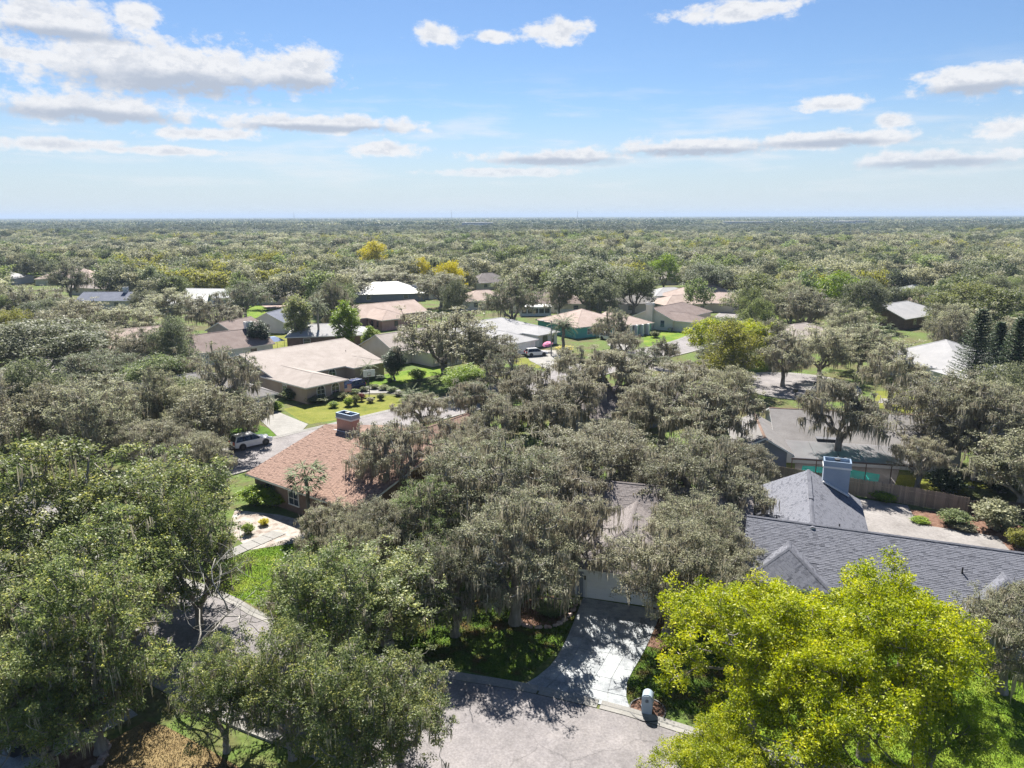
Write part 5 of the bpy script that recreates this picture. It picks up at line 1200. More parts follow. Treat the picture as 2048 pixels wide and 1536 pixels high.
for i, (y, x, r, h) in enumerate(spots):
    if i >= NSINGLE: FARPTS.append((x, y, r, h)); continue
    q = rn.random(); sp = 'oak' if q < 0.52 else 'dark' if q < 0.74 else 'green' if q < 0.955 else 'gold'
    lm = {'oak': L_OAK, 'dark': L_OAKD, 'green': L_GRN, 'gold': L_YOL}[sp]; k = {'oak': 'oak_mid', 'dark': 'dense_mid', 'green': 'dense_mid', 'gold': 'dense_mid'}[sp]
    hn = min(NAMED, key=lambda q: (q[0] - x) ** 2 + (q[1] - y) ** 2); dist = math.hypot(hn[0] - x, hn[1] - y)
    where = 'near the ' + hn[2] if dist < 38 else 'in the belt beyond the ' + hn[2]
    tree(x, y, h, r, k, lm, LAB[sp][0] + ' ' + where, LAB[sp][1], group=sp + ' trees ' + where)

# the wooded plain beyond: one uncountable mass of instanced crowns
yy = 420.0
while yy < 1500:
    st = 8.0 + (yy - 420) * 0.004; xx = -0.78 * yy - 20
    while xx < 0.78 * yy + 20:
        r = rn.uniform(3.6, 7.8); x, y = xx + rn.uniform(-3.5, 3.5), yy + rn.uniform(-3.5, 3.5); rv = rn.random()
        stand = math.sin(x * 0.011 + 1.3) + math.sin(y * 0.013 + x * 0.004) + math.sin((x - y) * 0.019)
        if stand < -1.9: xx += st; continue
        rv *= 0.75 + 0.17 * stand
        if not any((x - hx) ** 2 + (y - hy) ** 2 < (hr + r) ** 2 for hx, hy, hr in HOUSES[-60:]): FARPTS.append((x, y, r, 8.0 + 8.0 * max(0, rv)))
        xx += st
    yy += st
def forest(name, pts, sources, label, base_r, base_h, seed=1, near_y=1e9, nmix=None):
    nmix = nmix or len(sources)
    n = len(pts); A = np.array(pts); me = bpy.data.meshes.new(name); me.vertices.add(n)
    me.vertices.foreach_set('co', np.stack([A[:, 0], A[:, 1], np.zeros(n)], 1).astype(np.float32).ravel())
    sc = me.attributes.new('sc', 'FLOAT_VECTOR', 'POINT'); sc.data.foreach_set('vector', np.stack([A[:, 2] / base_r, A[:, 2] / base_r, A[:, 3] / base_h], 1).astype(np.float32).ravel())
    rs = np.random.default_rng(seed); ry = me.attributes.new('ry', 'FLOAT_VECTOR', 'POINT'); R3 = np.zeros((n, 3)); R3[:, 2] = rs.uniform(0, 6.28, n); ry.data.foreach_set('vector', R3.astype(np.float32).ravel())
    pick = (np.sin(A[:, 0] * 0.03 + 2) + np.sin(A[:, 1] * 0.021 + A[:, 0] * 0.011) + rs.normal(size=n) * 1.1) * 0.17 + 0.5      # stands of one kind, mixed at the edges
    ix = me.attributes.new('ix', 'INT', 'POINT'); ix.data.foreach_set('value', np.where(A[:, 1] + rs.normal(size=n) * 120 > near_y, nmix + rs.integers(0, max(1, len(sources) - nmix), n), (pick.clip(0, 0.999) * nmix)).astype(np.int32))
    o = link(name, me); tag(o, label, kind='stuff')
    ng = bpy.data.node_groups.new(name + '_nodes', 'GeometryNodeTree'); ng.interface.new_socket('Geometry', in_out='INPUT', socket_type='NodeSocketGeometry'); ng.interface.new_socket('Geometry', in_out='OUTPUT', socket_type='NodeSocketGeometry')
    N, L = ng.nodes, ng.links; gi = N.new('NodeGroupInput'); go = N.new('NodeGroupOutput'); ip = N.new('GeometryNodeInstanceOnPoints'); ip.inputs['Pick Instance'].default_value = True
    j = N.new('GeometryNodeJoinGeometry')
    for s in reversed(sources):
        oi = N.new('GeometryNodeObjectInfo'); oi.inputs['Object'].default_value = s; oi.inputs['As Instance'].default_value = True; L.new(oi.outputs['Geometry'], j.inputs[0])
    def at(nm, t): a = N.new('GeometryNodeInputNamedAttribute'); a.data_type = t; a.inputs['Name'].default_value = nm; return a.outputs[0]
    L.new(gi.outputs[0], ip.inputs['Points']); L.new(j.outputs[0], ip.inputs['Instance']); L.new(at('ix', 'INT'), ip.inputs['Instance Index'])
    L.new(at('ry', 'FLOAT_VECTOR'), ip.inputs['Rotation']); L.new(at('sc', 'FLOAT_VECTOR'), ip.inputs['Scale']); L.new(ip.outputs[0], go.inputs[0])
    md = o.modifiers.new('instances', 'NODES'); md.node_group = ng; return o
def crown_source(me, mat):
    o = bpy.data.objects.new('crown_source', me); o.material_slots[0].link = 'OBJECT'; o.material_slots[0].material = mat; return o     # not linked to the scene: only instanced
src = [crown_source(KIND['far'][i % 6]['crown'], mt) for i, mt in enumerate((L_YOL, L_GRN, L_OAKD, L_GRN, L_OAK, L_OAKD, L_OAK, L_PINE, L_OAK, L_OAKD, L_GRN, L_OAKD, L_PINE, L_DARK, L_OAKD, L_PINE))]
forest('woodland', FARPTS, src, 'grey green treetops of the wooded plain beyond the houses', 5.5, 11, 1, 760, 12)
# farther still: patches of canopy
def patch(seed, nt=26, size=26.0):
    rs = np.random.default_rng(seed); P_ = []; 
    for k in range(nt):
        c = np.array([rs.uniform(-size, size), rs.uniform(-size, size), 0]); r = rs.uniform(4.5, 8); h = rs.uniform(7.5, 13)
        d = unit(rs, 60); d[:, 2] = np.abs(d[:, 2]); P_.append(c + d * np.array([r, r, h * 0.45]) * rs.uniform(0.75, 1.05, (60, 1)) + np.array([0, 0, h * 0.5]))
    P_ = np.concatenate(P_); n = len(P_); nm = unit(rs, n) + np.array([0, 0, 0.8]); nm /= np.linalg.norm(nm, axis=1, keepdims=True); ll = rs.uniform(1.6, 3.0, n)
    V, F = leaves(P_, unit(rs, n), nm, ll, ll * 0.42); return np_mesh('canopy_patch', V, F, [L_OAK], np.repeat(rs.random(n), 4))
pm = [patch(i) for i in range(4)]; pts = []; yy = 1480.0
while yy < 7000:
    st = 40 + (yy - 1480) * 0.012; xx = -0.78 * yy - 60
    while xx < 0.78 * yy + 60:
        if rn.random() < 0.96: s = st / 44.0 * rn.uniform(0.9, 1.15); pts.append((xx + rn.uniform(-8, 8), yy + rn.uniform(-8, 8), s, rn.uniform(0.75, 1.3)))
        xx += st
    yy += st
forest('far_woodland', pts, [crown_source(pm[i % 4], mt) for i, mt in enumerate((L_DARK, L_DARK, L_OAKD, L_DARK, L_OAKD, L_DARK))], 'blue hazed woods stretching to the horizon', 1, 1, 4)
# the last rolling ridge of woods at the horizon
nb, nr = 220, 26; rs = np.random.default_rng(9); V = []; 
for i in range(nr):
    d = 6800 * (22000 / 6800) ** (i / (nr - 1))
    for j in range(nb): a = R(-48 + 96 * j / (nb - 1)); V.append((d * math.sin(a), d * math.cos(a), 7 + rs.uniform(0, 9) + (10 if i > 18 else 0) * (0.5 + 0.5 * math.sin(j * 0.21 + i))))
k = np.arange((nr - 1) * nb).reshape(nr - 1, nb)[:, :-1].ravel(); F = np.stack([k, k + 1, k + nb + 1, k + nb], 1)
tag(link('distant_woods', np_mesh('distant_woods', np.array(V), F, [surf('distant_canopy', [(0.03, 0.045, 0.02), (0.07, 0.09, 0.04)], 0.02, 1.0, 0, None, 0.1)])), 'last blue line of woods at the horizon', kind='structure')

# ------------------------------------------------------------------ vehicles
TYRE = paint('tyre_rubber', (0.015, 0.015, 0.016), 0.85); RIM = paint('alloy_rim', (0.45, 0.45, 0.46), 0.3, 0, 0.8)
LAMP_R = paint('tail_lamp', (0.45, 0.01, 0.012), 0.25); LAMP_W = paint('head_lamp', (0.75, 0.77, 0.8), 0.15)
CARGLASS = glassmat('car_glass', (0.012, 0.014, 0.017))
def car(loc, rot_deg, label, col, s=1.0, metal=0.0):
    o = empty('car', (loc[0], loc[1], 0.05), R(rot_deg)); tag(o, label, 'car'); o.scale = (s, s, s)
    pm = paint('car_paint', col, 0.3, 0.8, metal)
    prof = [(-2.22, .36), (-2.36, .55), (-2.36, .78), (-2.27, 1.02), (-1.2, 1.06), (0.6, 1.04), (1.15, 1.03), (1.75, .95), (2.18, .84), (2.33, .68), (2.35, .45), (2.22, .30), (1.0, .26), (-1.2, .26)]
    m = MB(); ys = [(-.95, .93, .02), (-.93, .975, .0), (-.80, 1.0, 0), (.80, 1.0, 0), (.93, .975, 0), (.95, .93, .02)]; n = len(prof)
    for y, f, dz in ys: m.v += [(x * f, y, .62 + (z - .62) * (1 - (1 - f) * 2.2)) for x, z in prof]
    for i in range(len(ys) - 1):
        for k in range(n): q = (k + 1) % n; m.f.append((i * n + k, i * n + q, (i + 1) * n + q, (i + 1) * n + k)); m.m.append(0)
    m.f.append(tuple(range(n))); m.m.append(0); m.f.append(tuple((len(ys) - 1) * n + k for k in reversed(range(n)))); m.m.append(0)
    body = m.build('body', pm, o)
    lo = [(-2.24, -.88), (1.12, -.88), (1.12, .88), (-2.24, .88)]; hi = [(-1.95, -.66), (.18, -.66), (.18, .66), (-1.95, .66)]
    gnames = ['side_window', 'windscreen', 'side_window', 'rear_window']
    for k in range(4):
        a, b = lo[k], lo[(k + 1) % 4]; c, d = hi[(k + 1) % 4], hi[k]; g_ = MB(); g_.face([(a[0], a[1], 1.03), (b[0], b[1], 1.03), (c[0], c[1], 1.60), (d[0], d[1], 1.60)]); g_.build(gnames[k], CARGLASS, o)
    r_ = MB(); r_.v += [(x, y, 1.585) for x, y in hi] + [(x * .97 - .02, y * .9, 1.68) for x, y in hi]
    for q in ((4, 5, 6, 7), (0, 1, 5, 4), (1, 2, 6, 5), (2, 3, 7, 6), (3, 0, 4, 7)): r_.f.append(q); r_.m.append(0)
    r_.build('roof', pm, o)
    for sy in (-1, 1):
        p = MB(); p.tube([(-2.22, .875 * sy, 1.0), (-1.94, .66 * sy, 1.61)], .085, 6); p.build('pillar', pm, o)
        p = MB(); p.tube([(-1.15, .885 * sy, 1.02), (-1.1, .665 * sy, 1.60)], .05, 6); p.tube([(-.15, .885 * sy, 1.02), (-.25, .665 * sy, 1.60)], .05, 6); p.build('pillar', BLACK, o)
        p = MB(); p.tube([(1.1, .87 * sy, 1.02), (.2, .66 * sy, 1.61)], .05, 6); p.build('pillar', pm, o)
        p = MB(); p.tube([(-1.8, .6 * sy, 1.72), (.0, .6 * sy, 1.72)], .022, 5); p.build('roof_rail', METALG, o)
        p = MB(); p.box(.72, .93 * sy - .09, 1.0, .9, .93 * sy + .13, 1.16); p.build('mirror', pm, o)
        p = MB(); p.box(-2.385, .62 * sy - .22, .72, -2.2, .62 * sy + .26, 1.04); p.build('taillight', LAMP_R, o)
        p = MB(); p.box(2.0, .66 * sy - .24, .66, 2.345, .66 * sy + .2, .82); p.build('headlight', LAMP_W, o)
        for x in (-1.42, 1.42):
            M = Matrix.Translation((x, .86 * sy, .36)) @ Matrix.Rotation(R(90), 4, 'X')
            w = empty('wheel', (0, 0, 0), 0, o); w.matrix_local = M
            t = MB(); t.lathe([(.24, -.12), (.34, -.12), (.37, -.06), (.37, .06), (.34, .12), (.24, .12)], 20); t.build('tyre', TYRE, w, True)
            h = MB(); h.lathe([(.001, .07), (.1, .085), (.12, .07)], 16); h.lathe([(.001, -.07), (.1, -.085), (.12, -.07)], 16)
            for k in range(6): a = k * math.pi / 3; h.box(.08, -.035, -.09, .25, .035, .09, 0, Matrix.Rotation(a, 4, 'Z'))
            h.lathe([(.255, -.1), (.255, .1)], 20); h.build('rim', RIM, w)
            q = MB(); q.lathe([(.45, -.0955), (.001, -.0955)] if False else [(.001, .0), (.44, .0)], 20, 0); qq = q.build('wheel_arch', BLACK, o); qq.matrix_local = Matrix.Translation((x, .956 * sy, .40)) @ Matrix.Rotation(R(90), 4, 'X')
    b = MB(); b.box(-2.40, -.8, .40, -2.3, .8, .56); b.build('rear_bumper', BLACK, o)
    b = MB(); b.box(2.3, -.75, .40, 2.37, .75, .60); b.build('grille', BLACK, o)
    b = MB(); b.box(-2.385, -.26, .62, -2.34, .26, .74); b.build('number_plate', WHITE, o)
    return o
p = survey(487, 901); q = survey(531, 891); d = Vector((q.x - p.x, q.y - p.y)); a = math.degrees(math.atan2(d.y, d.x)); n = Vector((-d.y, d.x)).normalized(); mid = (p + q) / 2
car((mid.x + n.x * .9, mid.y + n.y * .9), a, 'white sport utility car parked on the back street kerb', (0.74, 0.74, 0.73))
p = survey(700, 784); car((p.x, p.y + 0.6), 229, 'deep blue car by the tan stucco house', (0.015, 0.02, 0.11), 1.0, 0.3)
p0, p1 = survey(160, 1487), survey(275, 1432); d = (p1 - p0); a = math.degrees(math.atan2(d.y, d.x)); w = survey(187, 1455); n = Vector((-d.y, d.x, 0)).normalized(); u = d.normalized()
c_ = w + n * .95 - u * 1.45
car((c_.x, c_.y), a + 180, 'dark car with red tail lamp under the glossy laurel oaks', (0.012, 0.014, 0.02))
p = survey(1250, 686); car((p.x, p.y), -40, 'silver blue car on the teal house drive', (0.30, 0.36, 0.46), 0.95, 0.5)
p = survey(1218, 680); car((p.x, p.y), -45, 'white car behind the silver blue one', (0.72, 0.72, 0.72), 0.95)
p = survey(1072, 712); car((p.x, p.y), 20, 'white car before the pale garage', (0.72, 0.72, 0.72), 0.95)
p = survey(538, 590); car((p.x, p.y), 80, 'dark pickup on the far brick drive by the grey house', (0.015, 0.015, 0.02))
p = survey(560, 588); car((p.x, p.y), 85, 'black car next to the dark pickup on the far brick drive', (0.012, 0.012, 0.012))

# ------------------------------------------------------------------ yard things
MB_BLUE = surf('mailbox_plastic', [(0.28, 0.35, 0.42), (0.34, 0.41, 0.48)], 1.5, 0.5, 0.1)
p = survey(1294, 1424); mr = empty('mailbox', (p.x, p.y, 0), R(-17)); tag(mr, 'pale blue rounded pedestal mailbox by the kerb', 'mailbox')
arc = [(-.27, 0), (.27, 0), (.31, .55), (.30, 1.0)] + [(.30 * math.cos(t), 1.0 + .30 * math.sin(t)) for t in [math.pi * k / 10 for k in range(1, 10)]] + [(-.30, 1.0), (-.31, .55)]
m = MB(); nA = len(arc)
for y, f in ((-.30, .93), (-.27, 1.0), (.27, 1.0), (.30, .93)): m.v += [(x * f, y, .6 + (z - .6) * (f if z > .6 else 1)) for x, z in arc]
for i in range(3):
    for k in range(nA): q = (k + 1) % nA; m.f.append((i * nA + k, i * nA + q, (i + 1) * nA + q, (i + 1) * nA + k)); m.m.append(0)
m.f.append(tuple(range(nA))); m.m.append(0); m.f.append(tuple(3 * nA + k for k in reversed(range(nA)))); m.m.append(0); m.build('body', MB_BLUE, mr, False)
dr_ = MB(); pts = [(.26 * math.cos(t), .98 + .27 * math.sin(t)) for t in [math.pi * k / 10 for k in range(11)]] + [(-.26, .62), (.26, .62)]
dr_.v += [(x, -.305, z) for x, z in pts] + [(x, -.33, z) for x, z in pts]; nP = len(pts)
dr_.f.append(tuple(nP + k for k in range(nP))); dr_.m.append(0)
for k in range(nP): q = (k + 1) % nP; dr_.f.append((k, q, nP + q, nP + k)); dr_.m.append(0)
dr_.build('door', MB_BLUE, mr)
EMB = paint('emblem_dark', (0.03, 0.035, 0.05), 0.5)
e_ = MB(); e_.box(-.085, -.345, .86, -.065, -.331, 1.0).box(.065, -.345, .86, .085, -.331, 1.0).box(-.064, -.345, .845, .064, -.331, .865).box(-.06, -.345, 1.0, .06, -.331, 1.02); e_.box(-.04, -.345, .89, -.022, -.331, .97).box(.022, -.345, .89, .04, -.331, .97).box(-.02, -.345, .925, .02, -.331, .94); e_.build('emblem', EMB, mr)
fl = MB(); fl.box(.315, -.05, 1.0, .33, .0, 1.28).box(.315, -.05, 1.2, .33, .12, 1.28); fl.build('flag', paint('flag_grey', (0.2, 0.22, 0.25)), mr)
bn = MB(); bn.box(-.318, -.306, .545, .318, .306, .58); bn.build('band', MB_BLUE, mr)
rg = MB(); rg.lathe([(.95, 0.0), (.95, .07), (1.03, .07), (1.03, 0.0)], 28, 0, p.x + .05, p.y + .15); tag(rg.build('edging_ring', BLACK), 'dark edging ring round the mailbox', 'edging')
ml = MB(); ml.lathe([(.001, .035), (.95, .02)], 24, 0, p.x + .05, p.y + .15); tag(ml.build('mulch_bed', MULCH), 'round mulch bed under the mailbox', kind='structure')

def stone_ring(pxs, n, label, r0=0.2, seed=1):
    L_ = smooth_line([(survey(*q).x, survey(*q).y) for q in pxs], 0.2); rs = random.Random(seed); ro = empty('stone_edging', (L_[0].x, L_[0].y, 0)); tag(ro, label, 'edging')
    for i in range(n):
        p = L_[min(len(L_) - 1, int(i * len(L_) / n))] - L_[0]; m = MB(); r = r0 * rs.uniform(.8, 1.2); k = 7; h = rs.uniform(.11, .19)
        off = [rs.uniform(.8, 1.15) for _ in range(k)]
        for f, z in ((1, -.02), (1.05, h * .55), (.75, h)): m.v += [(p.x + r * f * off[j] * math.cos(2 * math.pi * j / k), p.y + r * .8 * f * off[j] * math.sin(2 * math.pi * j / k), z) for j in range(k)]
        for a in (0, k):
            for j in range(k): q = (j + 1) % k; m.f.append((a + j, a + q, a + k + q, a + k + j)); m.m.append(0)
        m.f.append(tuple(2 * k + j for j in range(k))); m.m.append(0); m.build('stone', STONE, ro)
stone_ring([(1030, 1232), (1045, 1250), (1080, 1256), (1115, 1250), (1142, 1228), (1152, 1205)], 24, 'ring of reddish stones round the oak bed on the front lawn', 0.2, 2)
stone_ring([(180, 1484), (205, 1482), (214, 1494), (208, 1512), (198, 1530), (180, 1545)], 14, 'curve of pink edging stones by the dry straw lawn', 0.2, 3)
lawn([(1032, 1238), (1060, 1252), (1110, 1250), (1150, 1212), (1120, 1190), (1050, 1200)], MULCH, 'mulched oak bed inside the stone ring', name='mulch_bed')
lawn([(90, 1510), (180, 1486), (206, 1486), (208, 1508), (190, 1545), (110, 1580)], MULCH, 'mulch under the laurel oaks by the dark car', name='mulch_bed')

def board_fence(pxs, label, mat, h=1.8, bw=0.145, top='flat', name='board_fence', world=None):
    L_ = smooth_line(world or [(survey(*q).x, survey(*q).y) for q in pxs], 0.3); ro = empty(name, (L_[0].x, L_[0].y, 0)); tag(ro, label, 'fence'); o0 = L_[0]; rs = random.Random(4)
    tot = 0.0; seg = [0.0]
    for i in range(1, len(L_)): tot += (L_[i] - L_[i - 1]).length; seg.append(tot)
    def at(s):
        for i in range(1, len(seg)):
            if seg[i] >= s: t = (s - seg[i - 1]) / max(1e-6, seg[i] - seg[i - 1]); return L_[i - 1].lerp(L_[i], t) - o0, (L_[i] - L_[i - 1]).normalized()
        return L_[-1] - o0, (L_[-1] - L_[-2]).normalized()
    base = MB(); base.box(-bw / 2 + .004, -.012, .03, bw / 2 - .004, .012, h - .05).box(-bw / 2 + .03, -.0121, h - .05, bw / 2 - .03, .0121, h); bm = base.mesh('board', [mat])
    n = int(tot / bw)
    for i in range(n):
        p, d = at((i + .5) * bw); link('board', bm, ro, None, (p.x, p.y, rs.uniform(-.03, .03)), (rs.uniform(-.015, .015), 0, math.atan2(d.y, d.x)))
    for z in (.4, 1.4):
        r_ = MB(); r_.tube([(*(at(s * tot / 12)[0]), z) for s in range(13)], .035, 4); r_.build('rail', mat, ro)
    for i in range(int(tot / 2.4) + 1):
        p, d = at(i * 2.4); q = MB(); q.box(p.x - .05, p.y - .03, 0, p.x + .05, p.y + .07, h - .1); q.build('post', mat, ro)
    return ro
board_fence([(1536, 962), (1690, 988), (1830, 1012), (1935, 1032)], 'weathered board fence behind the concrete patio', WOOD)
board_fence([(1935, 1032), (1990, 1030), (2060, 1040)], 'board fence coloured as in shade at the right back yard', surf('fence_shade_colour', [(0.07, 0.055, 0.05), (0.12, 0.095, 0.085)], 1.5, 0.9, jitter=.2), 1.5)  # shade on this stretch is put into the darker wood colour
board_fence([(478, 668), (512, 663), (530, 664)], 'white vinyl fence beside the taupe gable', WHITE, 2.0, 0.3, name='vinyl_fence')
board_fence([(722, 640), (735, 655), (742, 672)], 'brown board fence by the pink brick house', WOOD, 1.9, 0.25)
board_fence([(1115, 632), (1150, 632), (1160, 640)], 'white fence behind the pale hipped roof', WHITE, 1.9, 0.3, name='vinyl_fence')

# street light, hoop, flag, umbrellas, bins, gazebo, small mailboxes
x, z = bearing(1103, 641, 139); sl = empty('street_light', (x, 139, 0)); tag(sl, 'tall grey street light pole beside the date palm', 'street light')
m = MB(); m.tube([(0, 0, -.1), (0, 0, z * .5), (0, 0, z)], [.14, .11, .08], 8); m.build('pole', METALG, sl)
m = MB(); m.tube([(0, 0, z - .1), (-.7, -.2, z + .1), (-1.6, -.4, z + .05)], .04, 6); m.build('arm', METALG, sl); m = MB(); m.box(-2.2, -.6, z - .06, -1.5, -.25, z + .1); m.build('lamp_head', METALG, sl)
p = survey(739, 786); bh = empty('basketball_hoop', (p.x, p.y, 0), R(20)); tag(bh, 'basketball hoop with white backboard by the tan house drive', 'hoop')
m = MB(); m.tube([(0, 0, 0), (0, 0, 2.7), (0, -.5, 3.1)], .06, 8); m.build('pole', BLACK, bh); m = MB(); m.box(-.9, -.6, 2.75, .9, -.55, 3.85); m.build('backboard', WHITE, bh); m = MB(); m.tube([(.23 * math.cos(t), -.85 + .23 * math.sin(t), 3.05) for t in [2 * math.pi * k / 12 for k in range(13)]], .015, 4, cap=False); m.build('rim', LAMP_R, bh)
m = MB(); m.box(-.3, -.62, 2.95, .3, -.601, 3.0).box(-.3, -.62, 3.36, .3, -.601, 3.4).box(-.3, -.62, 3.0, -.26, -.601, 3.36).box(.26, -.62, 3.0, .3, -.601, 3.36); m.build('target_square', BLACK, bh)
p = survey(690, 800, 0); fg = empty('flag', (p.x, p.y, 0), R(20)); fg.scale = (0.62, 0.62, 0.75); tag(fg, 'red white and blue striped flag at the arched front wall', 'flag')
m = MB(); m.tube([(0, 0, 0), (0, 0, 3.3)], .025, 6); m.build('pole', METALG, fg)
FR, FB = paint('flag_red', (0.5, 0.02, 0.03), .8), paint('flag_blue', (0.02, 0.03, 0.22), .8)
for k in range(13): m = MB(); zz = 3.2 - k * .12; x0 = .72 if k < 7 else .03; m.box(x0, -.01, zz - .118, 1.7, .01, zz); m.build('stripe', FR if k % 2 == 0 else WHITE, fg)
m = MB(); m.box(.03, -.012, 3.2 - .84, .715, .012, 3.2); ca = m.build('canton', FB, fg)
st = MB()
for r_ in range(5):
    for k in range(6): cx, cz = .1 + k * .105, 3.12 - r_ * .16; st.face([(cx + (.035 if q % 2 == 0 else .015) * math.cos(math.pi / 2 + q * math.pi / 5), -.014, cz + (.035 if q % 2 == 0 else .015) * math.sin(math.pi / 2 + q * math.pi / 5)) for q in range(10)])
st.build('stars', WHITE, ca)['kind'] = 'stuff'
p = survey(1943, 975); um = empty('parasol', (p.x, p.y, 0)); tag(um, 'closed pale lilac parasol in the shaded backyard', 'parasol')
m = MB(); m.tube([(0, 0, 0), (0, 0, 2.7)], .03, 6); m.build('pole', METALG, um); m = MB(); m.lathe([(.04, .75), (.2, .8), (.23, 1.1), (.16, 1.7), (.06, 2.5), (.005, 2.68)], 10); m.build('canopy', surf('parasol_cloth', [(0.5, 0.45, 0.47), (0.6, 0.55, 0.57)], 4, .9), um); m = MB(); m.lathe([(.001, .12), (.3, .1), (.32, 0)], 14); m.build('base', METALG, um)
p = survey(1384, 667); bi = empty('wheelie_bin', (p.x, p.y, 0), R(30)); tag(bi, 'bright blue wheeled bin by the beige house drive', 'bin')
BL = paint('bin_blue', (0.02, 0.12, 0.5), .5); m = MB(); m.v += [(x * f, y * f, z) for f, z in ((.27, .1), (.36, 1.15)) for x, y in ((-1, -1), (1, -1), (1, 1), (-1, 1))]
for q in ((3, 2, 1, 0), (4, 5, 6, 7), (0, 1, 5, 4), (1, 2, 6, 5), (2, 3, 7, 6), (3, 0, 4, 7)): m.f.append(q); m.m.append(0)
m.build('bin_body', BL, bi); m = MB(); m.box(-.4, -.42, 1.152, .4, .42, 1.22); m.build('lid', BL, bi)
for sx in (-.3, .3):
    m = MB(); m.lathe([(.001, -.04), (.13, -.04), (.13, .04), (.001, .04)], 12); w = m.build('wheel', TYRE, bi); w.matrix_local = Matrix.Translation((sx, .33, .13)) @ Matrix.Rotation(R(90), 4, 'Y')
p = survey(1098, 703); pu = empty('parasol', (p.x, p.y, 0)); tag(pu, 'pink tilted parasol beside the pale garage', 'parasol'); m = MB(); m.tube([(0, 0, 0), (0, 0, 2.1)], .03, 6); m.build('pole', METALG, pu)
m = MB(); m.lathe([(1.1, 1.7), (.7, 2.0), (.03, 2.2)], 8); pc = m.build('canopy', surf('pink_cloth', [(0.62, 0.16, 0.3), (0.7, 0.25, 0.4)], 3, .8), pu); pc.rotation_euler = (R(18), R(-12), 0)
p = survey(548, 702); gz = empty('gazebo', (p.x, p.y, 0), R(45)); tag(gz, 'blue canopy gazebo behind the tan stucco roof', 'gazebo')
for sx in (-1.6, 1.6):
    for sy in (-1.6, 1.6): m = MB(); m.tube([(sx, sy, 0), (sx, sy, 2.2)], .04, 6); m.build('post', BLACK, gz)
m = MB(); m.v += [(-1.8, -1.8, 2.2), (1.8, -1.8, 2.2), (1.8, 1.8, 2.2), (-1.8, 1.8, 2.2), (-.5, -.5, 3.0), (.5, -.5, 3.0), (.5, .5, 3.0), (-.5, .5, 3.0)]
for q in ((4, 5, 6, 7), (0, 1, 5, 4), (1, 2, 6, 5), (2, 3, 7, 6), (3, 0, 4, 7)): m.f.append(q); m.m.append(0)
m.build('canopy', surf('blue_cloth', [(0.12, 0.17, 0.30), (0.17, 0.23, 0.38)], 2, .8), gz)
for (px_, py_), lb in (((1590, 798), 'small black post mailbox at the turning circle verge'), ((1631, 783), 'squat dark green mailbox by the drive apron')):
    p = survey(px_, py_); o = empty('mailbox', (p.x, p.y, 0)); tag(o, lb, 'mailbox'); m = MB(); m.box(-.05, -.05, 0, .05, .05, 1.1); m.build('post', BLACK, o); m = MB(); m.box(-.3, -.18, 1.1, .3, .18, 1.4); m.tube([(-.3, 0, 1.4), (.3, 0, 1.4)], .18, 10); m.build('box', BLACK, o)

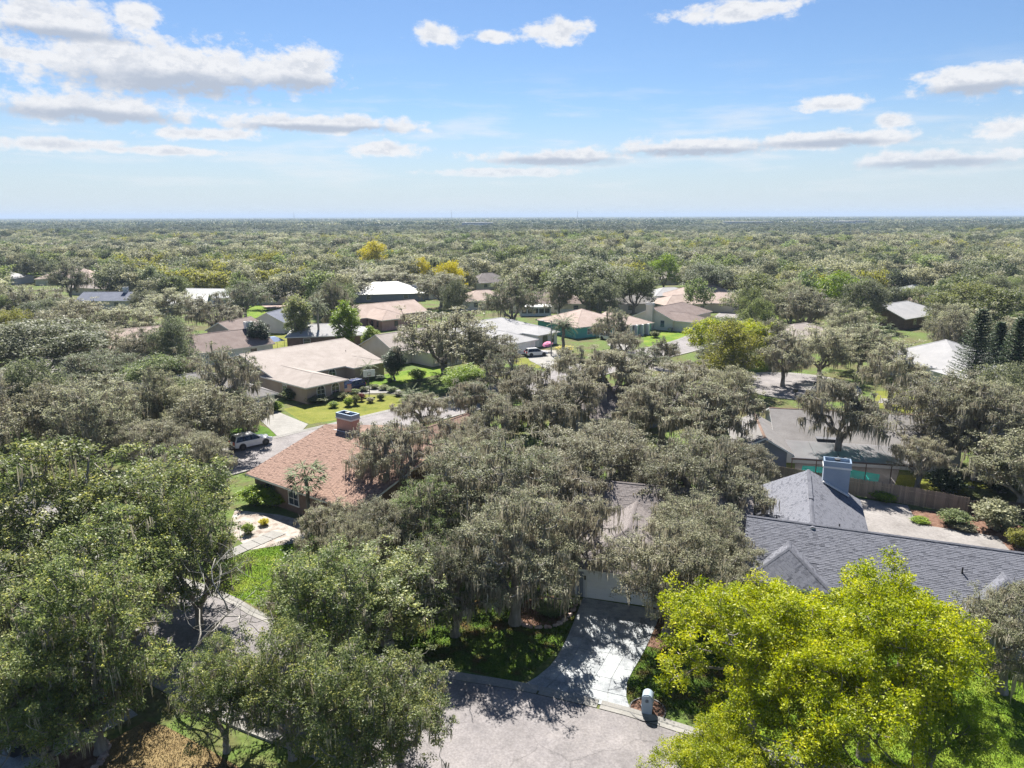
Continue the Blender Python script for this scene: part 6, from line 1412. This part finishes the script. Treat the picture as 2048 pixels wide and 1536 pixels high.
# shrubs and hedges
SHN = 'shrub'
def shrub(px, py, r, h, mat, label, name='shrub', group=None, cat='shrub'):
    p = survey(px, py); return tree(p.x, p.y, h, r, 'shrub', mat, label, name, group=group, cat=cat)
for px_, py_, r_, h_, mt, lb in [
    (632, 806, 2.0, 1.3, L_GRN, 'long clipped hedge under the first arched window'), (553, 822, 1.1, 1.6, L_LIME, 'clipped bush at the white garage corner'), (580, 800, 1.7, 1.9, L_GRN, 'loose bush against the tan side wall'),
    (597, 795, 1.3, 1.4, L_DARK, 'dark shrub at the corner of the tan house'), (662, 790, 1.5, 2.1, L_OAKD, 'flowering shrub between the arched windows'), (680, 797, 1.6, 1.2, L_GRN, 'rounded hedge close by the arched windows'),
    (500, 858, 1.4, 2.4, L_RED, 'dark red shrub beside the white garage drive'), (667, 815, 0.9, 1.0, L_LIME, 'bright fern like plant on the sunlit front lawn'), (697, 812, 0.9, 1.5, L_LIME, 'yellowish plant in the island bed'),
    (711, 810, 0.8, 1.8, L_GRN, 'upright clipped shrub in the island bed'), (723, 802, 0.7, 1.4, L_RED, 'red leaved plant in the island bed'), (741, 805, 0.8, 0.9, L_OAK, 'grey shrub in the island bed'),
    (762, 800, 0.8, 1.1, L_GRN, 'round shrub at the close by the island bed'), (710, 788, 1.0, 0.9, L_GRN, 'low clipped hedge beside the flag'), (729, 783, 1.0, 0.9, L_GRN, 'low clipped hedge below the hoop'),
    (750, 778, 1.0, 0.9, L_GRN, 'low clipped hedge close by the hoop'), (768, 780, 1.1, 0.9, L_GRN, 'clipped hedge at the drive bend'), (785, 784, 1.1, 0.9, L_GRN, 'clipped hedge past the drive bend'), (798, 792, 1.0, 0.8, L_OAK, 'grey low shrub at the drive end'),
    (742, 760, 0.8, 1.0, L_GRN, 'round potted shrub behind the drive'), (760, 760, 0.9, 1.0, L_DARK, 'dark round shrub behind the drive'), (780, 765, 0.7, 0.9, L_GRN, 'small round shrub below the clipped round tree'),
    (1770, 1003, 1.4, 1.1, L_LIME, 'pale green shrub against the board fence'), (1905, 1050, 1.6, 1.6, L_GRN, 'round green shrub in the bark mulch bed'), (1990, 1060, 2.2, 3.0, L_OAK, 'large grey green shrub close by the mulch bed'),
    (1840, 1045, 1.0, 0.5, L_LIME, 'low ground cover beside the patio edge'), (2040, 1095, 1.3, 1.8, L_YOL, 'yellow olive shrub at the end of the patio'), (1930, 1062, 1.2, 0.8, L_OAK, 'brown grey twiggy shrub in the mulch bed'),
    (516, 1008, 1.9, 2.2, L_LIME, 'bright green shrub under the russet eave'), (550, 1012, 1.8, 2.0, L_LIME, 'second bright green shrub along the russet wall'), (497, 1068, 0.7, 1.1, L_LIME, 'small green shrub in the gravel bed'), (528, 1050, 0.6, 0.7, L_GOLD, 'yellow tuft in the gravel bed'),
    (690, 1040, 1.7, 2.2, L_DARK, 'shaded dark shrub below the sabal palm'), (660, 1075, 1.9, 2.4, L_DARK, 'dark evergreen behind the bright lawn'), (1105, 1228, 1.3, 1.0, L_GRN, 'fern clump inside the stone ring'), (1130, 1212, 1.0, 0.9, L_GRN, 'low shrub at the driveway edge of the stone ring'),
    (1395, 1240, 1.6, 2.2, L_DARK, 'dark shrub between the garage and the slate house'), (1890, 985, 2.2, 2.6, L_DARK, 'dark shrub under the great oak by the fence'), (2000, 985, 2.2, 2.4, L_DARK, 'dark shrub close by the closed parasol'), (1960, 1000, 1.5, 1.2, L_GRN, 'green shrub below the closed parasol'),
    (895, 985, 2.4, 2.8, L_LIME, 'lime green creeper mound beside the russet wall'), (830, 1085, 1.8, 2.0, L_LIME, 'lime green bush under the side yard oak'), (1030, 855, 2.2, 2.0, L_LIME, 'bright green bush by the dark blue grey house'), (1310, 675, 1.4, 1.6, L_GRN, 'round hedge at the teal porch'),
    (1085, 870, 2.0, 1.6, L_LIME, 'leafy lime bush below the thin oaks'), (640, 690, 2.2, 2.2, L_GRN, 'yard shrub under the tall palm'), (835, 760, 1.8, 2.0, L_LIME, 'bright bush on the cream house lawn'), (1130, 702, 2.2, 1.2, L_GOLD, 'orange flower bed below the date palm')]:
    shrub(px_, py_, r_, h_, mt, lb)
# spiky tufts of grass on the nearest lawns
def blades(name, polys, mats, dens, hgt, label):
    for poly, mt, lb in zip(polys, mats, label):
        A = np.array([(p.x, p.y) for p in poly]); lo, hi = A.min(0), A.max(0); area = (hi - lo).prod(); rs = np.random.default_rng(len(A)); n = int(area * dens); P_ = rs.uniform(lo, hi, (n, 2))
        P_ = P_[[inside(poly, a[0], a[1]) for a in P_]] if False else P_
        x, y = P_[:, 0], P_[:, 1]; ins = np.zeros(len(P_), bool); j = len(A) - 1
        for i in range(len(A)):
            c = ((A[i, 1] > y) != (A[j, 1] > y)) & (x < (A[j, 0] - A[i, 0]) * (y - A[i, 1]) / (A[j, 1] - A[i, 1] + 1e-9) + A[i, 0]); ins ^= c; j = i
        P_ = P_[ins]; n = len(P_); a = rs.uniform(0, 6.28, n); h = hgt * rs.uniform(.5, 1.3, n); b = np.stack([np.cos(a), np.sin(a), np.zeros(n)], 1) * .02; p3 = np.concatenate([P_, np.full((n, 1), .01)], 1)
        tip = p3 + np.stack([rs.normal(0, .03, n), rs.normal(0, .03, n), h], 1); V = np.stack([p3 - b, p3 + b, tip], 1).reshape(-1, 3)
        o = link(name, np_mesh(name, V, np.arange(3 * n).reshape(-1, 3), [mt])); tag(o, lb, kind='stuff')
blades('grass', [front_lawn, side_lawn, right_lawn, left_lawn, dry_lawn], [GRASSF, GRASSF, GRASSB, GRASSB, GRASSD], 260, 0.07, ['grass blades of the patchy front lawn', 'grass blades of the mailbox lawn', 'grass blades of the bright right lawn', 'grass blades of the lawn by the footpath', 'dry grass blades beside the dark car drive'])

# far landmarks
for px_, dist, w_, lb in ((1495, 1500, 90, 'long white warehouse beyond the near woods'), (1640, 1520, 130, 'larger white warehouse roof in the far woods'), (1700, 1600, 60, 'small white warehouse close by the larger one'), (955, 1450, 60, 'faint pale roofs in the far woods')):
    x, _ = bearing(px_, 450, dist); o = empty('warehouse', (x, dist, 0)); tag(o, lb, 'warehouse'); m = MB(); m.box(-w_ / 2, -20, 0, w_ / 2, 20, 14.5); m.build('wall', W_WHITE, o); m = MB(); m.box(-w_ / 2 - 1, -21, 14.5, w_ / 2 + 1, 21, 15.3); m.build('roof', SH_WHT, o)
for px_, lb in ((903, 'stoutest mast on the horizon above the woods'), (588, 'thin short mast on the horizon apart from the other masts'), (1155, 'faint slender mast beside the stouter horizon mast')):
    x, _ = bearing(px_, 432, 5200); o = empty('radio_mast', (x, 5200, 0)); tag(o, lb, 'mast'); m = MB(); m.tube([(0, 0, 0), (0, 0, 58), (0, 0, 70 if px_ == 903 else 64)], [2.2, 1.6, .6], 6); m.build('mast', METALG, o)

# ------------------------------------------------------------------ haze over the plain
hz = MB(); hz.box(-26000, -60, -1.0, 26000, 24500, 76)
hm = bpy.data.materials.new('haze_air'); hm.use_nodes = True; N = hm.node_tree.nodes; N.clear(); vo = N.new('ShaderNodeVolumePrincipled'); ou = N.new('ShaderNodeOutputMaterial')
vo.inputs['Color'].default_value = (0.52, 0.65, 0.84, 1); vo.inputs['Density'].default_value = 1.5e-4; vo.inputs['Anisotropy'].default_value = 0.0
hm.node_tree.links.new(vo.outputs[0], ou.inputs['Volume'])
tag(hz.build('haze', hm), 'thin blue haze over the wooded plain', kind='stuff')
